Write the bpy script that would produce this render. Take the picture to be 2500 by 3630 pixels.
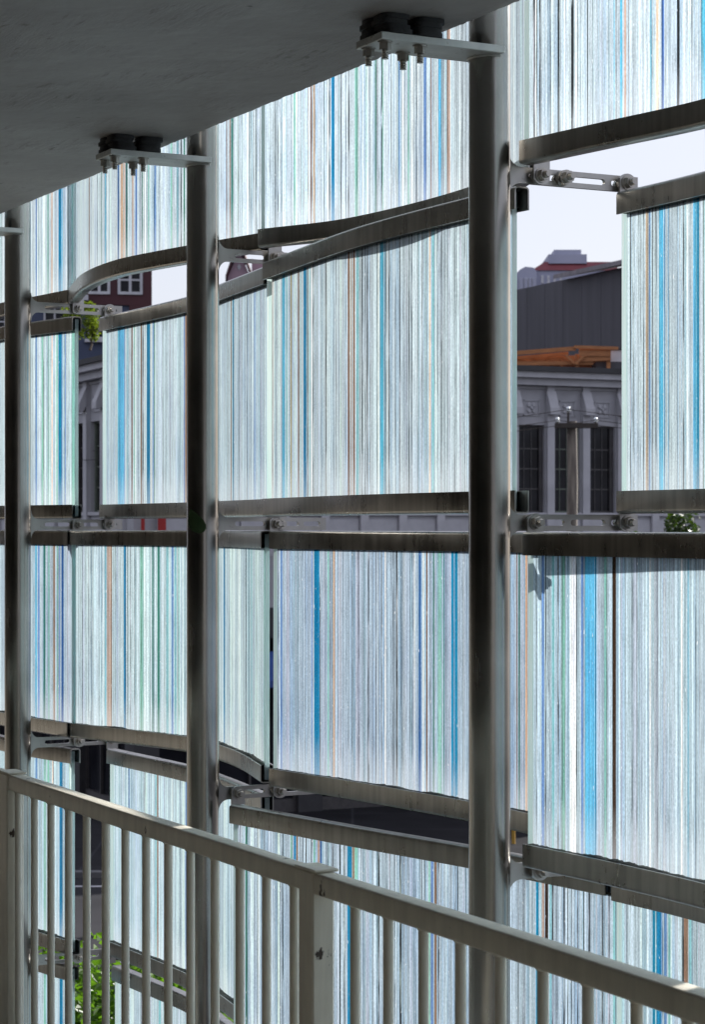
import bpy, math, random
from math import sin, cos, pi, radians, hypot, atan2
from mathutils import Vector, Matrix

random.seed(11)
SC = bpy.context.scene
for _o in list(bpy.data.objects):
    bpy.data.objects.remove(_o)
COL = SC.collection

# ------------------------------------------------------------------ camera, sky, sun, exposure
EYE = 1.77                       # camera height above the garage deck (deck top is z = 0)
GROUND = -5.87                   # street level
cam_d = bpy.data.cameras.new('camera')
cam = bpy.data.objects.new('camera', cam_d)
COL.objects.link(cam)
cam.location = (0, 0, EYE)
cam.rotation_euler = (pi / 2, 0, 0)
cam_d.sensor_fit = 'VERTICAL'
cam_d.sensor_height = 36
cam_d.sensor_width = 24.8
cam_d.lens = 76.1
cam_d.shift_y = 0.0153
cam_d.clip_start = 0.05
cam_d.clip_end = 4000
cam_d.dof.use_dof = True
cam_d.dof.focus_distance = 6.6
cam_d.dof.aperture_fstop = 13
SC.camera = cam

SUN_DIR = Vector((0.75, 0.725, 0.47)).normalized()      # towards the sun
world = bpy.data.worlds.new('World')
SC.world = world
world.use_nodes = True
wn = world.node_tree
sky = wn.nodes.new('ShaderNodeTexSky')
sky.sky_type = 'NISHITA'
sky.sun_disc = False
sky.sun_elevation = math.asin(SUN_DIR.z)
sky.sun_rotation = atan2(SUN_DIR.x, SUN_DIR.y)
sky.air_density = 1.0
sky.dust_density = 1.6
sky.ozone_density = 1.0
wn.nodes['Background'].inputs['Strength'].default_value = 0.105
# thin bright haze and high cloud over the clear sky
tcw = wn.nodes.new('ShaderNodeTexCoord')
cln = wn.nodes.new('ShaderNodeTexNoise')
cln.inputs['Scale'].default_value = 2.2
cln.inputs['Detail'].default_value = 6
wn.links.new(tcw.outputs['Generated'], cln.inputs['Vector'])
clr = wn.nodes.new('ShaderNodeMapRange')
clr.inputs['From Min'].default_value = 0.3
clr.inputs['From Max'].default_value = 0.7
clr.inputs['To Min'].default_value = 0.74
clr.inputs['To Max'].default_value = 0.93
wn.links.new(cln.outputs['Fac'], clr.inputs['Value'])
mxw = wn.nodes.new('ShaderNodeMix')
mxw.data_type = 'RGBA'
mxw.inputs[7].default_value = (4.2, 4.3, 5.0, 1)
wn.links.new(clr.outputs[0], mxw.inputs[0])
wn.links.new(sky.outputs['Color'], mxw.inputs[6])
wn.links.new(mxw.outputs[2], wn.nodes['Background'].inputs['Color'])

sun_d = bpy.data.lights.new('sun', 'SUN')
sun_d.energy = 5.0
sun_d.angle = radians(0.53)
sun_d.color = (1.0, 0.965, 0.92)
sun = bpy.data.objects.new('sun', sun_d)
COL.objects.link(sun)
sun.rotation_euler = SUN_DIR.to_track_quat('Z', 'Y').to_euler()

SC.view_settings.view_transform = 'Standard'
SC.view_settings.look = 'None'
SC.view_settings.gamma = 1.0
SC.view_settings.use_curve_mapping = False
SC.view_settings.exposure = 0.80
SC.render.engine = 'CYCLES'
SC.cycles.use_denoising = True
SC.cycles.max_bounces = 7
SC.cycles.diffuse_bounces = 4
SC.cycles.glossy_bounces = 3
SC.cycles.transmission_bounces = 4
SC.cycles.transparent_max_bounces = 10
SC.cycles.caustics_reflective = False
SC.cycles.sample_clamp_indirect = 6

# facade frame: TV runs along the screen (left and away), NV points out of the building
TV = (-0.4592, 0.8883)
NV = (0.8883, 0.4592)
ROT_N = atan2(NV[1], NV[0])      # local x = outwards, local y = along the screen
ROT_T = atan2(-TV[1], -TV[0])    # local x = along the screen towards the camera, local y = outwards
HJ = {1: 0.970, 2: 0.014, 3: -0.945, 4: -1.902}        # joint heights relative to the eye
POLES = {0: (-2.39, 11.26), 1: (-1.468, 9.481), 2: (-0.531, 7.667), 3: (0.375, 5.914)}


# ------------------------------------------------------------------ mesh helpers
class MB:
    def __init__(self):
        self.v, self.f, self.m = [], [], []

    def add(self, verts, faces, mat=0):
        b = len(self.v)
        self.v.extend(verts)
        for f in faces:
            self.f.append(tuple(i + b for i in f))
            self.m.append(mat)
        return self

    def box(self, x0, x1, y0, y1, z0, z1, mat=0):
        return self.add([(x0, y0, z0), (x1, y0, z0), (x1, y1, z0), (x0, y1, z0),
                         (x0, y0, z1), (x1, y0, z1), (x1, y1, z1), (x0, y1, z1)],
                        [(0, 3, 2, 1), (4, 5, 6, 7), (0, 1, 5, 4), (1, 2, 6, 5), (2, 3, 7, 6), (3, 0, 4, 7)], mat)

    def bbox(self, x0, x1, y0, y1, z0, z1, b=0.004, mat=0):
        """box with chamfered edges"""
        vs, fs = [], []
        X, Y, Z = (x0, x1), (y0, y1), (z0, z1)
        s = (1, -1)
        idx = {}
        for i in (0, 1):
            for j in (0, 1):
                for k in (0, 1):
                    for a in range(3):
                        p = [X[i] + s[i] * b, Y[j] + s[j] * b, Z[k] + s[k] * b]
                        p[a] = (X[i], Y[j], Z[k])[a]
                        idx[i, j, k, a] = len(vs)
                        vs.append(tuple(p))
        for a in range(3):
            o = [q for q in range(3) if q != a]
            for side in (0, 1):
                ring = []
                for (p, q) in ((0, 0), (1, 0), (1, 1), (0, 1)):
                    c = [0, 0, 0]
                    c[a], c[o[0]], c[o[1]] = side, p, q
                    ring.append(idx[c[0], c[1], c[2], a])
                fs.append(tuple(ring))
        for a in range(3):
            o = [q for q in range(3) if q != a]
            for p in (0, 1):
                for q in (0, 1):
                    c0, c1 = [0, 0, 0], [0, 0, 0]
                    c0[o[0]] = c1[o[0]] = p
                    c0[o[1]] = c1[o[1]] = q
                    c0[a], c1[a] = 0, 1
                    fs.append((idx[(*c0, o[0])], idx[(*c1, o[0])], idx[(*c1, o[1])], idx[(*c0, o[1])]))
        for i in (0, 1):
            for j in (0, 1):
                for k in (0, 1):
                    fs.append((idx[i, j, k, 0], idx[i, j, k, 1], idx[i, j, k, 2]))
        return self.add(vs, fs, mat)

    def cyl(self, p0, p1, r0, r1=None, n=16, cap=True, mat=0, rot=0.0):
        r1 = r0 if r1 is None else r1
        p0, p1 = Vector(p0), Vector(p1)
        d = (p1 - p0).normalized()
        u = d.cross(Vector((0, 0, 1)) if abs(d.z) < 0.9 else Vector((1, 0, 0))).normalized()
        w = d.cross(u)
        vs = []
        for p, r in ((p0, r0), (p1, r1)):
            for i in range(n):
                a = 2 * pi * i / n + rot
                vs.append(tuple(p + u * (r * cos(a)) + w * (r * sin(a))))
        fs = [(i, (i + 1) % n, n + (i + 1) % n, n + i) for i in range(n)]
        if cap:
            fs += [tuple(range(n - 1, -1, -1)), tuple(range(n, 2 * n))]
        return self.add(vs, fs, mat)

    def tube(self, pts, rad, n=6, mat=0):
        """tapered tube through points"""
        rings = []
        for i, p in enumerate(pts):
            p = Vector(p)
            a = Vector(pts[max(i - 1, 0)])
            b = Vector(pts[min(i + 1, len(pts) - 1)])
            d = (b - a).normalized()
            u = d.cross(Vector((0, 0, 1)) if abs(d.z) < 0.9 else Vector((1, 0, 0))).normalized()
            w = d.cross(u)
            r = rad[i] if isinstance(rad, (list, tuple)) else rad
            rings.append([tuple(p + u * (r * cos(2 * pi * k / n)) + w * (r * sin(2 * pi * k / n))) for k in range(n)])
        vs = [q for r in rings for q in r]
        fs = []
        for i in range(len(rings) - 1):
            for k in range(n):
                fs.append((i * n + k, i * n + (k + 1) % n, (i + 1) * n + (k + 1) % n, (i + 1) * n + k))
        fs += [tuple(range(n - 1, -1, -1)), tuple(range((len(rings) - 1) * n, len(rings) * n))]
        return self.add(vs, fs, mat)

    def prism(self, poly, y0, y1, mat=0):
        """poly in (x, z), extruded along y"""
        n = len(poly)
        vs = [(x, y0, z) for x, z in poly] + [(x, y1, z) for x, z in poly]
        fs = [tuple(range(n)), tuple(range(2 * n - 1, n - 1, -1))]
        fs += [(i, n + i, n + (i + 1) % n, (i + 1) % n) for i in range(n)]
        return self.add(vs, fs, mat)

    def move(self, dx, dy, dz):
        self.v = [(x + dx, y + dy, z + dz) for x, y, z in self.v]
        return self


def link_mesh(name, mb, mats, parent=None, loc=(0, 0, 0), rz=0.0, smooth=35, me=None):
    if me is None:
        me = bpy.data.meshes.new(name)
        me.from_pydata([tuple(v) for v in mb.v], [], mb.f)
        mats = mats if isinstance(mats, (list, tuple)) else [mats]
        for m in mats:
            me.materials.append(m)
        if len(mats) > 1:
            me.polygons.foreach_set('material_index', mb.m)
        if smooth:
            me.polygons.foreach_set('use_smooth', [True] * len(me.polygons))
            me.set_sharp_from_angle(angle=radians(smooth))
        me.update()
    o = bpy.data.objects.new(name, me)
    COL.objects.link(o)
    o.location = loc
    o.rotation_euler = (0, 0, rz)
    if parent is not None:
        o.parent = parent
    return o


def tag(o, label=None, cat=None, group=None, kind=None):
    for k, v in (('label', label), ('category', cat), ('group', group), ('kind', kind)):
        if v:
            o[k] = v
    return o


def thing(name, label, cat, loc=(0, 0, 0), rz=0.0, group=None):
    o = bpy.data.objects.new(name, None)
    COL.objects.link(o)
    o.empty_display_size = 0.1
    o.location = loc
    o.rotation_euler = (0, 0, rz)
    return tag(o, label, cat, group)


# ------------------------------------------------------------------ material helpers
def new_mat(name):
    m = bpy.data.materials.new(name)
    m.use_nodes = True
    m.node_tree.nodes.clear()
    return m, m.node_tree


def nd(nt, typ, props=None, **inp):
    n = nt.nodes.new('ShaderNode' + typ)
    for k, v in (props or {}).items():
        setattr(n, k, v)
    for k, v in inp.items():
        key = int(k[1:]) if k[0] == '_' and k[1:].isdigit() else k.replace('_', ' ')
        s = n.inputs[key]
        if isinstance(v, bpy.types.NodeSocket):
            nt.links.new(v, s)
        else:
            s.default_value = v
    return n


def c4(c):
    return (c[0], c[1], c[2], 1.0)


def coords(nt, scale=(1, 1, 1), kind='Object'):
    tc = nd(nt, 'TexCoord')
    mp = nd(nt, 'Mapping', Vector=tc.outputs[kind])
    mp.inputs['Scale'].default_value = scale
    return mp.outputs[0]


def noise(nt, vec, scale, detail=4, rough=0.55):
    return nd(nt, 'TexNoise', Vector=vec, Scale=scale, Detail=detail, Roughness=rough).outputs['Fac']


def ramp(nt, fac, stops, interp='LINEAR'):
    r = nd(nt, 'ValToRGB', Fac=fac)
    r.color_ramp.interpolation = interp
    el = r.color_ramp.elements
    while len(el) < len(stops):
        el.new(0.5)
    for e, (p, c) in zip(el, stops):
        e.position = p
        e.color = c4(c) if isinstance(c, (tuple, list)) else (c, c, c, 1)
    return r.outputs['Color']


def mixc(nt, fac, a, b, mode='MIX'):
    n = nd(nt, 'Mix', {'data_type': 'RGBA', 'blend_type': mode})
    for s, v in ((n.inputs[0], fac), (n.inputs[6], a), (n.inputs[7], b)):
        if isinstance(v, bpy.types.NodeSocket):
            nt.links.new(v, s)
        else:
            s.default_value = c4(v) if isinstance(v, (tuple, list)) else v
    return n.outputs[2]


def math_n(nt, op, a, b=0.0, clamp=False):
    return nd(nt, 'Math', {'operation': op, 'use_clamp': clamp}, _0=a, _1=b).outputs[0]


def finish(m, nt, shader):
    out = nt.nodes.new('ShaderNodeOutputMaterial')
    nt.links.new(shader, out.inputs['Surface'])
    return m


def surf(name, ca, cb, scale=6.0, stretch=(1, 1, 1), rough=(0.5, 0.7), metal=0.0, bump=0.0, spots=None, spec=0.5,
         detail=5):
    """principled surface with two-tone mottling, optional dark spots and bump"""
    m, nt = new_mat(name)
    v = coords(nt, stretch)
    f = noise(nt, v, scale, detail)
    col = ramp(nt, f, [(0.3, ca), (0.7, cb)])
    if spots:
        sc, lo, hi, scol = spots
        sf = noise(nt, coords(nt), sc, 3)
        k = ramp(nt, sf, [(lo, 0.0), (hi, 1.0)])
        col = mixc(nt, k, col, scol)
    rg = nd(nt, 'MapRange', Value=f, To_Min=rough[0], To_Max=rough[1]).outputs[0]
    p = nd(nt, 'BsdfPrincipled', Base_Color=col, Roughness=rg, Metallic=metal)
    p.inputs['Specular IOR Level'].default_value = spec
    if bump:
        b = nd(nt, 'Bump', Height=noise(nt, v, scale * 4, 4), Strength=bump, Distance=0.004)
        nt.links.new(b.outputs[0], p.inputs['Normal'])
    return finish(m, nt, p.outputs[0])


def mat_steel(name, ca, cb, r0, r1, streak=0.5, dirt=0.4):
    """stainless steel: satin, vertical water runs and grime"""
    m, nt = new_mat(name)
    vo = coords(nt, (38, 38, 1.6))
    f1 = noise(nt, vo, 1.0, 4)
    f2 = noise(nt, coords(nt), 5.0, 6)
    f3 = noise(nt, coords(nt), 55.0, 4, 0.65)
    col = ramp(nt, f2, [(0.3, ca), (0.72, cb)])
    col = mixc(nt, streak, col, ramp(nt, f1, [(0.35, 0.45), (0.6, 1.0)]), 'MULTIPLY')
    sp = ramp(nt, f3, [(0.66, 0.0), (0.74, 1.0)])
    col = mixc(nt, math_n(nt, 'MULTIPLY', sp, dirt), col, (0.05, 0.045, 0.035))
    rg = nd(nt, 'MapRange', Value=f2, From_Min=0.3, From_Max=0.7, To_Min=r0, To_Max=r1).outputs[0]
    rg = math_n(nt, 'ADD', rg, math_n(nt, 'MULTIPLY', f1, 0.12))
    p = nd(nt, 'BsdfPrincipled', Base_Color=col, Roughness=rg, Metallic=1.0)
    b = nd(nt, 'Bump', Height=f2, Strength=0.04, Distance=0.006)
    nt.links.new(b.outputs[0], p.inputs['Normal'])
    return finish(m, nt, p.outputs[0])


M = {}
M['pole_steel'] = mat_steel('pole_steel', (0.31, 0.30, 0.28), (0.42, 0.41, 0.39), 0.13, 0.20, 0.22, 0.35)
M['rail_steel'] = mat_steel('rail_steel', (0.34, 0.33, 0.305), (0.52, 0.505, 0.48), 0.17, 0.30, 0.40, 0.5)
M['arm_steel'] = mat_steel('arm_steel', (0.34, 0.33, 0.315), (0.46, 0.45, 0.43), 0.24, 0.36, 0.2, 0.4)
M['bolt_steel'] = mat_steel('bolt_steel', (0.32, 0.30, 0.27), (0.50, 0.48, 0.45), 0.26, 0.4, 0.2, 0.6)
M['plate_steel'] = surf('plate_steel', (0.42, 0.43, 0.42), (0.58, 0.59, 0.57), 20, rough=(0.4, 0.6), metal=0.6,
                        spots=(40, 0.62, 0.72, (0.15, 0.13, 0.1)))
M['rubber'] = surf('rubber', (0.010, 0.010, 0.012), (0.022, 0.022, 0.025), 30, rough=(0.5, 0.8), bump=0.4)
M['sealant'] = surf('sealant', (0.012, 0.012, 0.010), (0.035, 0.036, 0.024), 60, rough=(0.7, 0.95), bump=0.6)
M['leaf'] = surf('leaf', (0.018, 0.045, 0.012), (0.032, 0.07, 0.02), 40, rough=(0.4, 0.6))


def mat_rail_paint():
    m, nt = new_mat('guardrail_paint')
    f = noise(nt, coords(nt, (3, 3, 3)), 4, 6)
    col = ramp(nt, f, [(0.3, (0.76, 0.70, 0.575)), (0.7, (0.85, 0.80, 0.68))])
    rs = noise(nt, coords(nt, (1, 1, 0.6)), 16, 5, 0.6)
    k = ramp(nt, rs, [(0.685, 0.0), (0.70, 1.0)])
    col = mixc(nt, k, col, (0.05, 0.026, 0.014))
    dr = noise(nt, coords(nt, (22, 22, 2.5)), 1.6, 4)
    col = mixc(nt, 0.35, col, ramp(nt, dr, [(0.35, 0.6), (0.65, 1.0)]), 'MULTIPLY')
    p = nd(nt, 'BsdfPrincipled', Base_Color=col, Roughness=nd(nt, 'MapRange', Value=f, To_Min=0.32, To_Max=0.55).outputs[0])
    b = nd(nt, 'Bump', Height=noise(nt, coords(nt), 60, 4), Strength=0.12, Distance=0.003)
    nt.links.new(b.outputs[0], p.inputs['Normal'])
    return finish(m, nt, p.outputs[0])


M['guard'] = mat_rail_paint()


def mat_soffit():
    """painted, trowelled concrete with scratches and stains"""
    m, nt = new_mat('soffit_concrete')
    f = noise(nt, coords(nt), 1.3, 6, 0.6)
    col = ramp(nt, f, [(0.32, (0.23, 0.213, 0.203)), (0.5, (0.29, 0.272, 0.262)), (0.68, (0.34, 0.322, 0.312))])
    wv = nd(nt, 'VectorMath', {'operation': 'ADD'}, _0=coords(nt, (1.2, 6, 1)), _1=nd(nt, 'TexNoise', Vector=coords(nt), Scale=1.5).outputs['Color']).outputs[0]
    sc = noise(nt, wv, 5.5, 7, 0.7)
    k = ramp(nt, sc, [(0.56, 0.0), (0.66, 1.0)])
    k2 = ramp(nt, noise(nt, coords(nt), 3.0, 3), [(0.45, 0.0), (0.65, 1.0)])
    kk = math_n(nt, 'MULTIPLY', math_n(nt, 'MULTIPLY', k, k2), 0.8)
    col = mixc(nt, kk, col, (0.10, 0.082, 0.065))
    pt = nd(nt, 'TexVoronoi', Vector=coords(nt), Scale=7.0).outputs['Distance']
    pk = ramp(nt, pt, [(0.05, 1.0), (0.085, 0.0)])
    pk = math_n(nt, 'MULTIPLY', pk, ramp(nt, noise(nt, coords(nt), 2.2, 2), [(0.5, 0.0), (0.6, 1.0)]))
    col = mixc(nt, pk, col, (0.05, 0.045, 0.04))
    p = nd(nt, 'BsdfPrincipled', Base_Color=col, Roughness=0.62)
    hb = math_n(nt, 'MULTIPLY', noise(nt, coords(nt, (1.0, 5, 1)), 6.0, 7, 0.72), k2)
    hb = math_n(nt, 'ADD', hb, math_n(nt, 'MULTIPLY', f, 2.5))
    b = nd(nt, 'Bump', Height=hb, Strength=0.55, Distance=0.012)
    nt.links.new(b.outputs[0], p.inputs['Normal'])
    return finish(m, nt, p.outputs[0])


M['soffit'] = mat_soffit()
M['deck'] = surf('deck_concrete', (0.33, 0.305, 0.265), (0.42, 0.395, 0.345), 2.0, rough=(0.6, 0.8), bump=0.2)
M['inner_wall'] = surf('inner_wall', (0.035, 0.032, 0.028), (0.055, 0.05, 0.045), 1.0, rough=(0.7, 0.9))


def mat_glass_back():
    """streaked cast glass: scatters daylight through, colour per strip"""
    m, nt = new_mat('streaked_glass')
    at = nd(nt, 'Attribute', {'attribute_name': 'tint'})
    ag = nd(nt, 'Attribute', {'attribute_name': 'gap'})
    uv = nd(nt, 'UVMap', {'uv_map': 'UVMap'}).outputs[0]

    def uvs(su, sv):
        mp = nd(nt, 'Mapping', Vector=uv)
        mp.inputs['Scale'].default_value = (su, sv, 1)
        return mp.outputs[0]
    n1 = noise(nt, uvs(420, 9), 1.0, 2, 0.7)
    n2 = noise(nt, uvs(130, 1.1), 1.0, 1, 0.6)
    n3 = noise(nt, uvs(70, 5), 1.0, 2, 0.6)
    n4 = noise(nt, uvs(340, 110), 1.0, 2, 0.7)
    col = mixc(nt, 1.0, at.outputs['Color'], ramp(nt, n1, [(0.32, 0.55), (0.62, 1.12)]), 'MULTIPLY')
    col = mixc(nt, 1.0, col, ramp(nt, n2, [(0.3, 0.78), (0.6, 1.04)]), 'MULTIPLY')
    n6 = noise(nt, uvs(8, 1.2), 1.0, 2, 0.6)
    col = mixc(nt, 1.0, col, ramp(nt, n6, [(0.3, (0.80, 0.84, 0.92)), (0.5, (1.0, 1.0, 1.0)), (0.7, (1.05, 1.09, 1.08))]), 'MULTIPLY')
    gapm = math_n(nt, 'MULTIPLY', ag.outputs['Fac'], ramp(nt, n3, [(0.36, 0.15), (0.52, 1.0)]))
    col = mixc(nt, gapm, col, (0.012, 0.014, 0.016))
    col = mixc(nt, 1.0, col, ramp(nt, n4, [(0.3, 0.78), (0.7, 1.2)]), 'MULTIPLY')
    spk = ramp(nt, n4, [(0.68, 0.0), (0.76, 0.5)])  # fine white sparkle painted into the glass colour
    col = mixc(nt, spk, col, (0.95, 0.97, 1.0))
    painted_glint = ramp(nt, noise(nt, uvs(230, 42), 1.0, 1, 0.5), [(0.74, 0.0), (0.80, 1.0)])  # sparse bright glints put into the colour, not reflected by the surface
    col = mixc(nt, painted_glint, col, (1.0, 1.0, 1.0))
    sep = nd(nt, 'SeparateXYZ', Vector=uv).outputs['Y']
    dust = nd(nt, 'MapRange', Value=math_n(nt, 'ADD', sep, math_n(nt, 'MULTIPLY', n3, 0.22)), From_Min=0.13, From_Max=0.30, To_Min=0.28, To_Max=0.0).outputs[0]
    col = mixc(nt, dust, col, (0.90, 0.93, 0.96))
    tr = nd(nt, 'BsdfTranslucent', Color=col)
    rf = nd(nt, 'BsdfRefraction', Color=col, Roughness=0.46, IOR=1.25)
    df = nd(nt, 'BsdfDiffuse', Color=col)
    a = nd(nt, 'MixShader', _0=0.50, _1=tr.outputs[0], _2=rf.outputs[0])
    b = nd(nt, 'MixShader', _0=0.10, _1=a.outputs[0], _2=df.outputs[0])
    tp = nd(nt, 'BsdfTransparent', Color=col)
    cl = ramp(nt, n1, [(0.50, 0.015), (0.70, 0.16)])
    c = nd(nt, 'MixShader', _0=cl, _1=b.outputs[0], _2=tp.outputs[0])
    return finish(m, nt, c.outputs[0])


def mat_glass_front():
    m, nt = new_mat('glass_surface')
    fr = nd(nt, 'Fresnel', IOR=1.45)
    fac = math_n(nt, 'MULTIPLY', fr.outputs[0], 0.45)
    t = nd(nt, 'BsdfTransparent', Color=(0.97, 0.985, 0.985, 1))
    g = nd(nt, 'BsdfGlossy', Color=(0.9, 0.95, 1, 1), Roughness=0.18)
    x = nd(nt, 'MixShader', _0=fac, _1=t.outputs[0], _2=g.outputs[0])
    return finish(m, nt, x.outputs[0])


def mat_glass_edge():
    m, nt = new_mat('glass_edge')
    f = noise(nt, coords(nt, (160, 160, 2)), 1.0, 3)
    col = ramp(nt, f, [(0.3, (0.60, 0.86, 0.82)), (0.65, (0.90, 0.98, 0.96))])
    tr = nd(nt, 'BsdfTranslucent', Color=col)
    df = nd(nt, 'BsdfDiffuse', Color=col)
    x = nd(nt, 'MixShader', _0=0.25, _1=tr.outputs[0], _2=df.outputs[0])
    return finish(m, nt, x.outputs[0])


M['glass_back'] = mat_glass_back()
M['glass_front'] = mat_glass_front()
M['glass_edge'] = mat_glass_edge()


# ------------------------------------------------------------------ the garage deck the camera stands on
def slab(name, y0, y1, z0, z1, mat, chips=0.0, x0=-45.0, x1=30.0, edge_top=True):
    """slab in the facade frame; outer edge at y1 slightly chipped"""
    mb = MB()
    xs = [x0]
    while xs[-1] < x1:
        near = -16 < xs[-1] < 4
        xs.append(min(x1, xs[-1] + (random.uniform(0.006, 0.03) if near and chips else 2.0)))
    nx = len(xs)
    for x in xs:
        j = random.uniform(-chips, chips * 0.4) if chips else 0
        jz = random.uniform(0, chips) if chips else 0
        mb.v += [(x, y0, z0), (x, y1 - 0.03, z0), (x, y1 + j - 0.003, z0 + 0.0015 + jz), (x, y1, z0 + 0.02), (x, y1, z1), (x, y0, z1)]
    for i in range(nx - 1):
        for k in range(6):
            a, b = i * 6 + k, i * 6 + (k + 1) % 6
            mb.f.append((a, b, b + 6, a + 6))
            mb.m.append(0)
    mb.f += [tuple(range(5, -1, -1)), tuple((nx - 1) * 6 + k for k in range(6))]
    mb.m += [0, 0]
    o = link_mesh(name, mb, mat, rz=ROT_T, smooth=0)
    return tag(o, kind='structure')


slab('ceiling', -9.0, 2.947, EYE + 1.355, EYE + 1.70, M['soffit'], chips=0.0022)
slab('floor', -9.0, 2.08, -0.30, 0.0, M['deck'])
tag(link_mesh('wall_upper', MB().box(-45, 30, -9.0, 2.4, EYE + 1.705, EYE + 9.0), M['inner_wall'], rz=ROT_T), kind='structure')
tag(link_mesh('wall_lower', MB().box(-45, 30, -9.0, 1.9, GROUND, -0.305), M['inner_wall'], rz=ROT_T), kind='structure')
tag(link_mesh('wall_back', MB().box(-45, 30, -9.25, -9.0, -0.3, EYE + 1.7), M['inner_wall'], rz=ROT_T), kind='structure')

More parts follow.
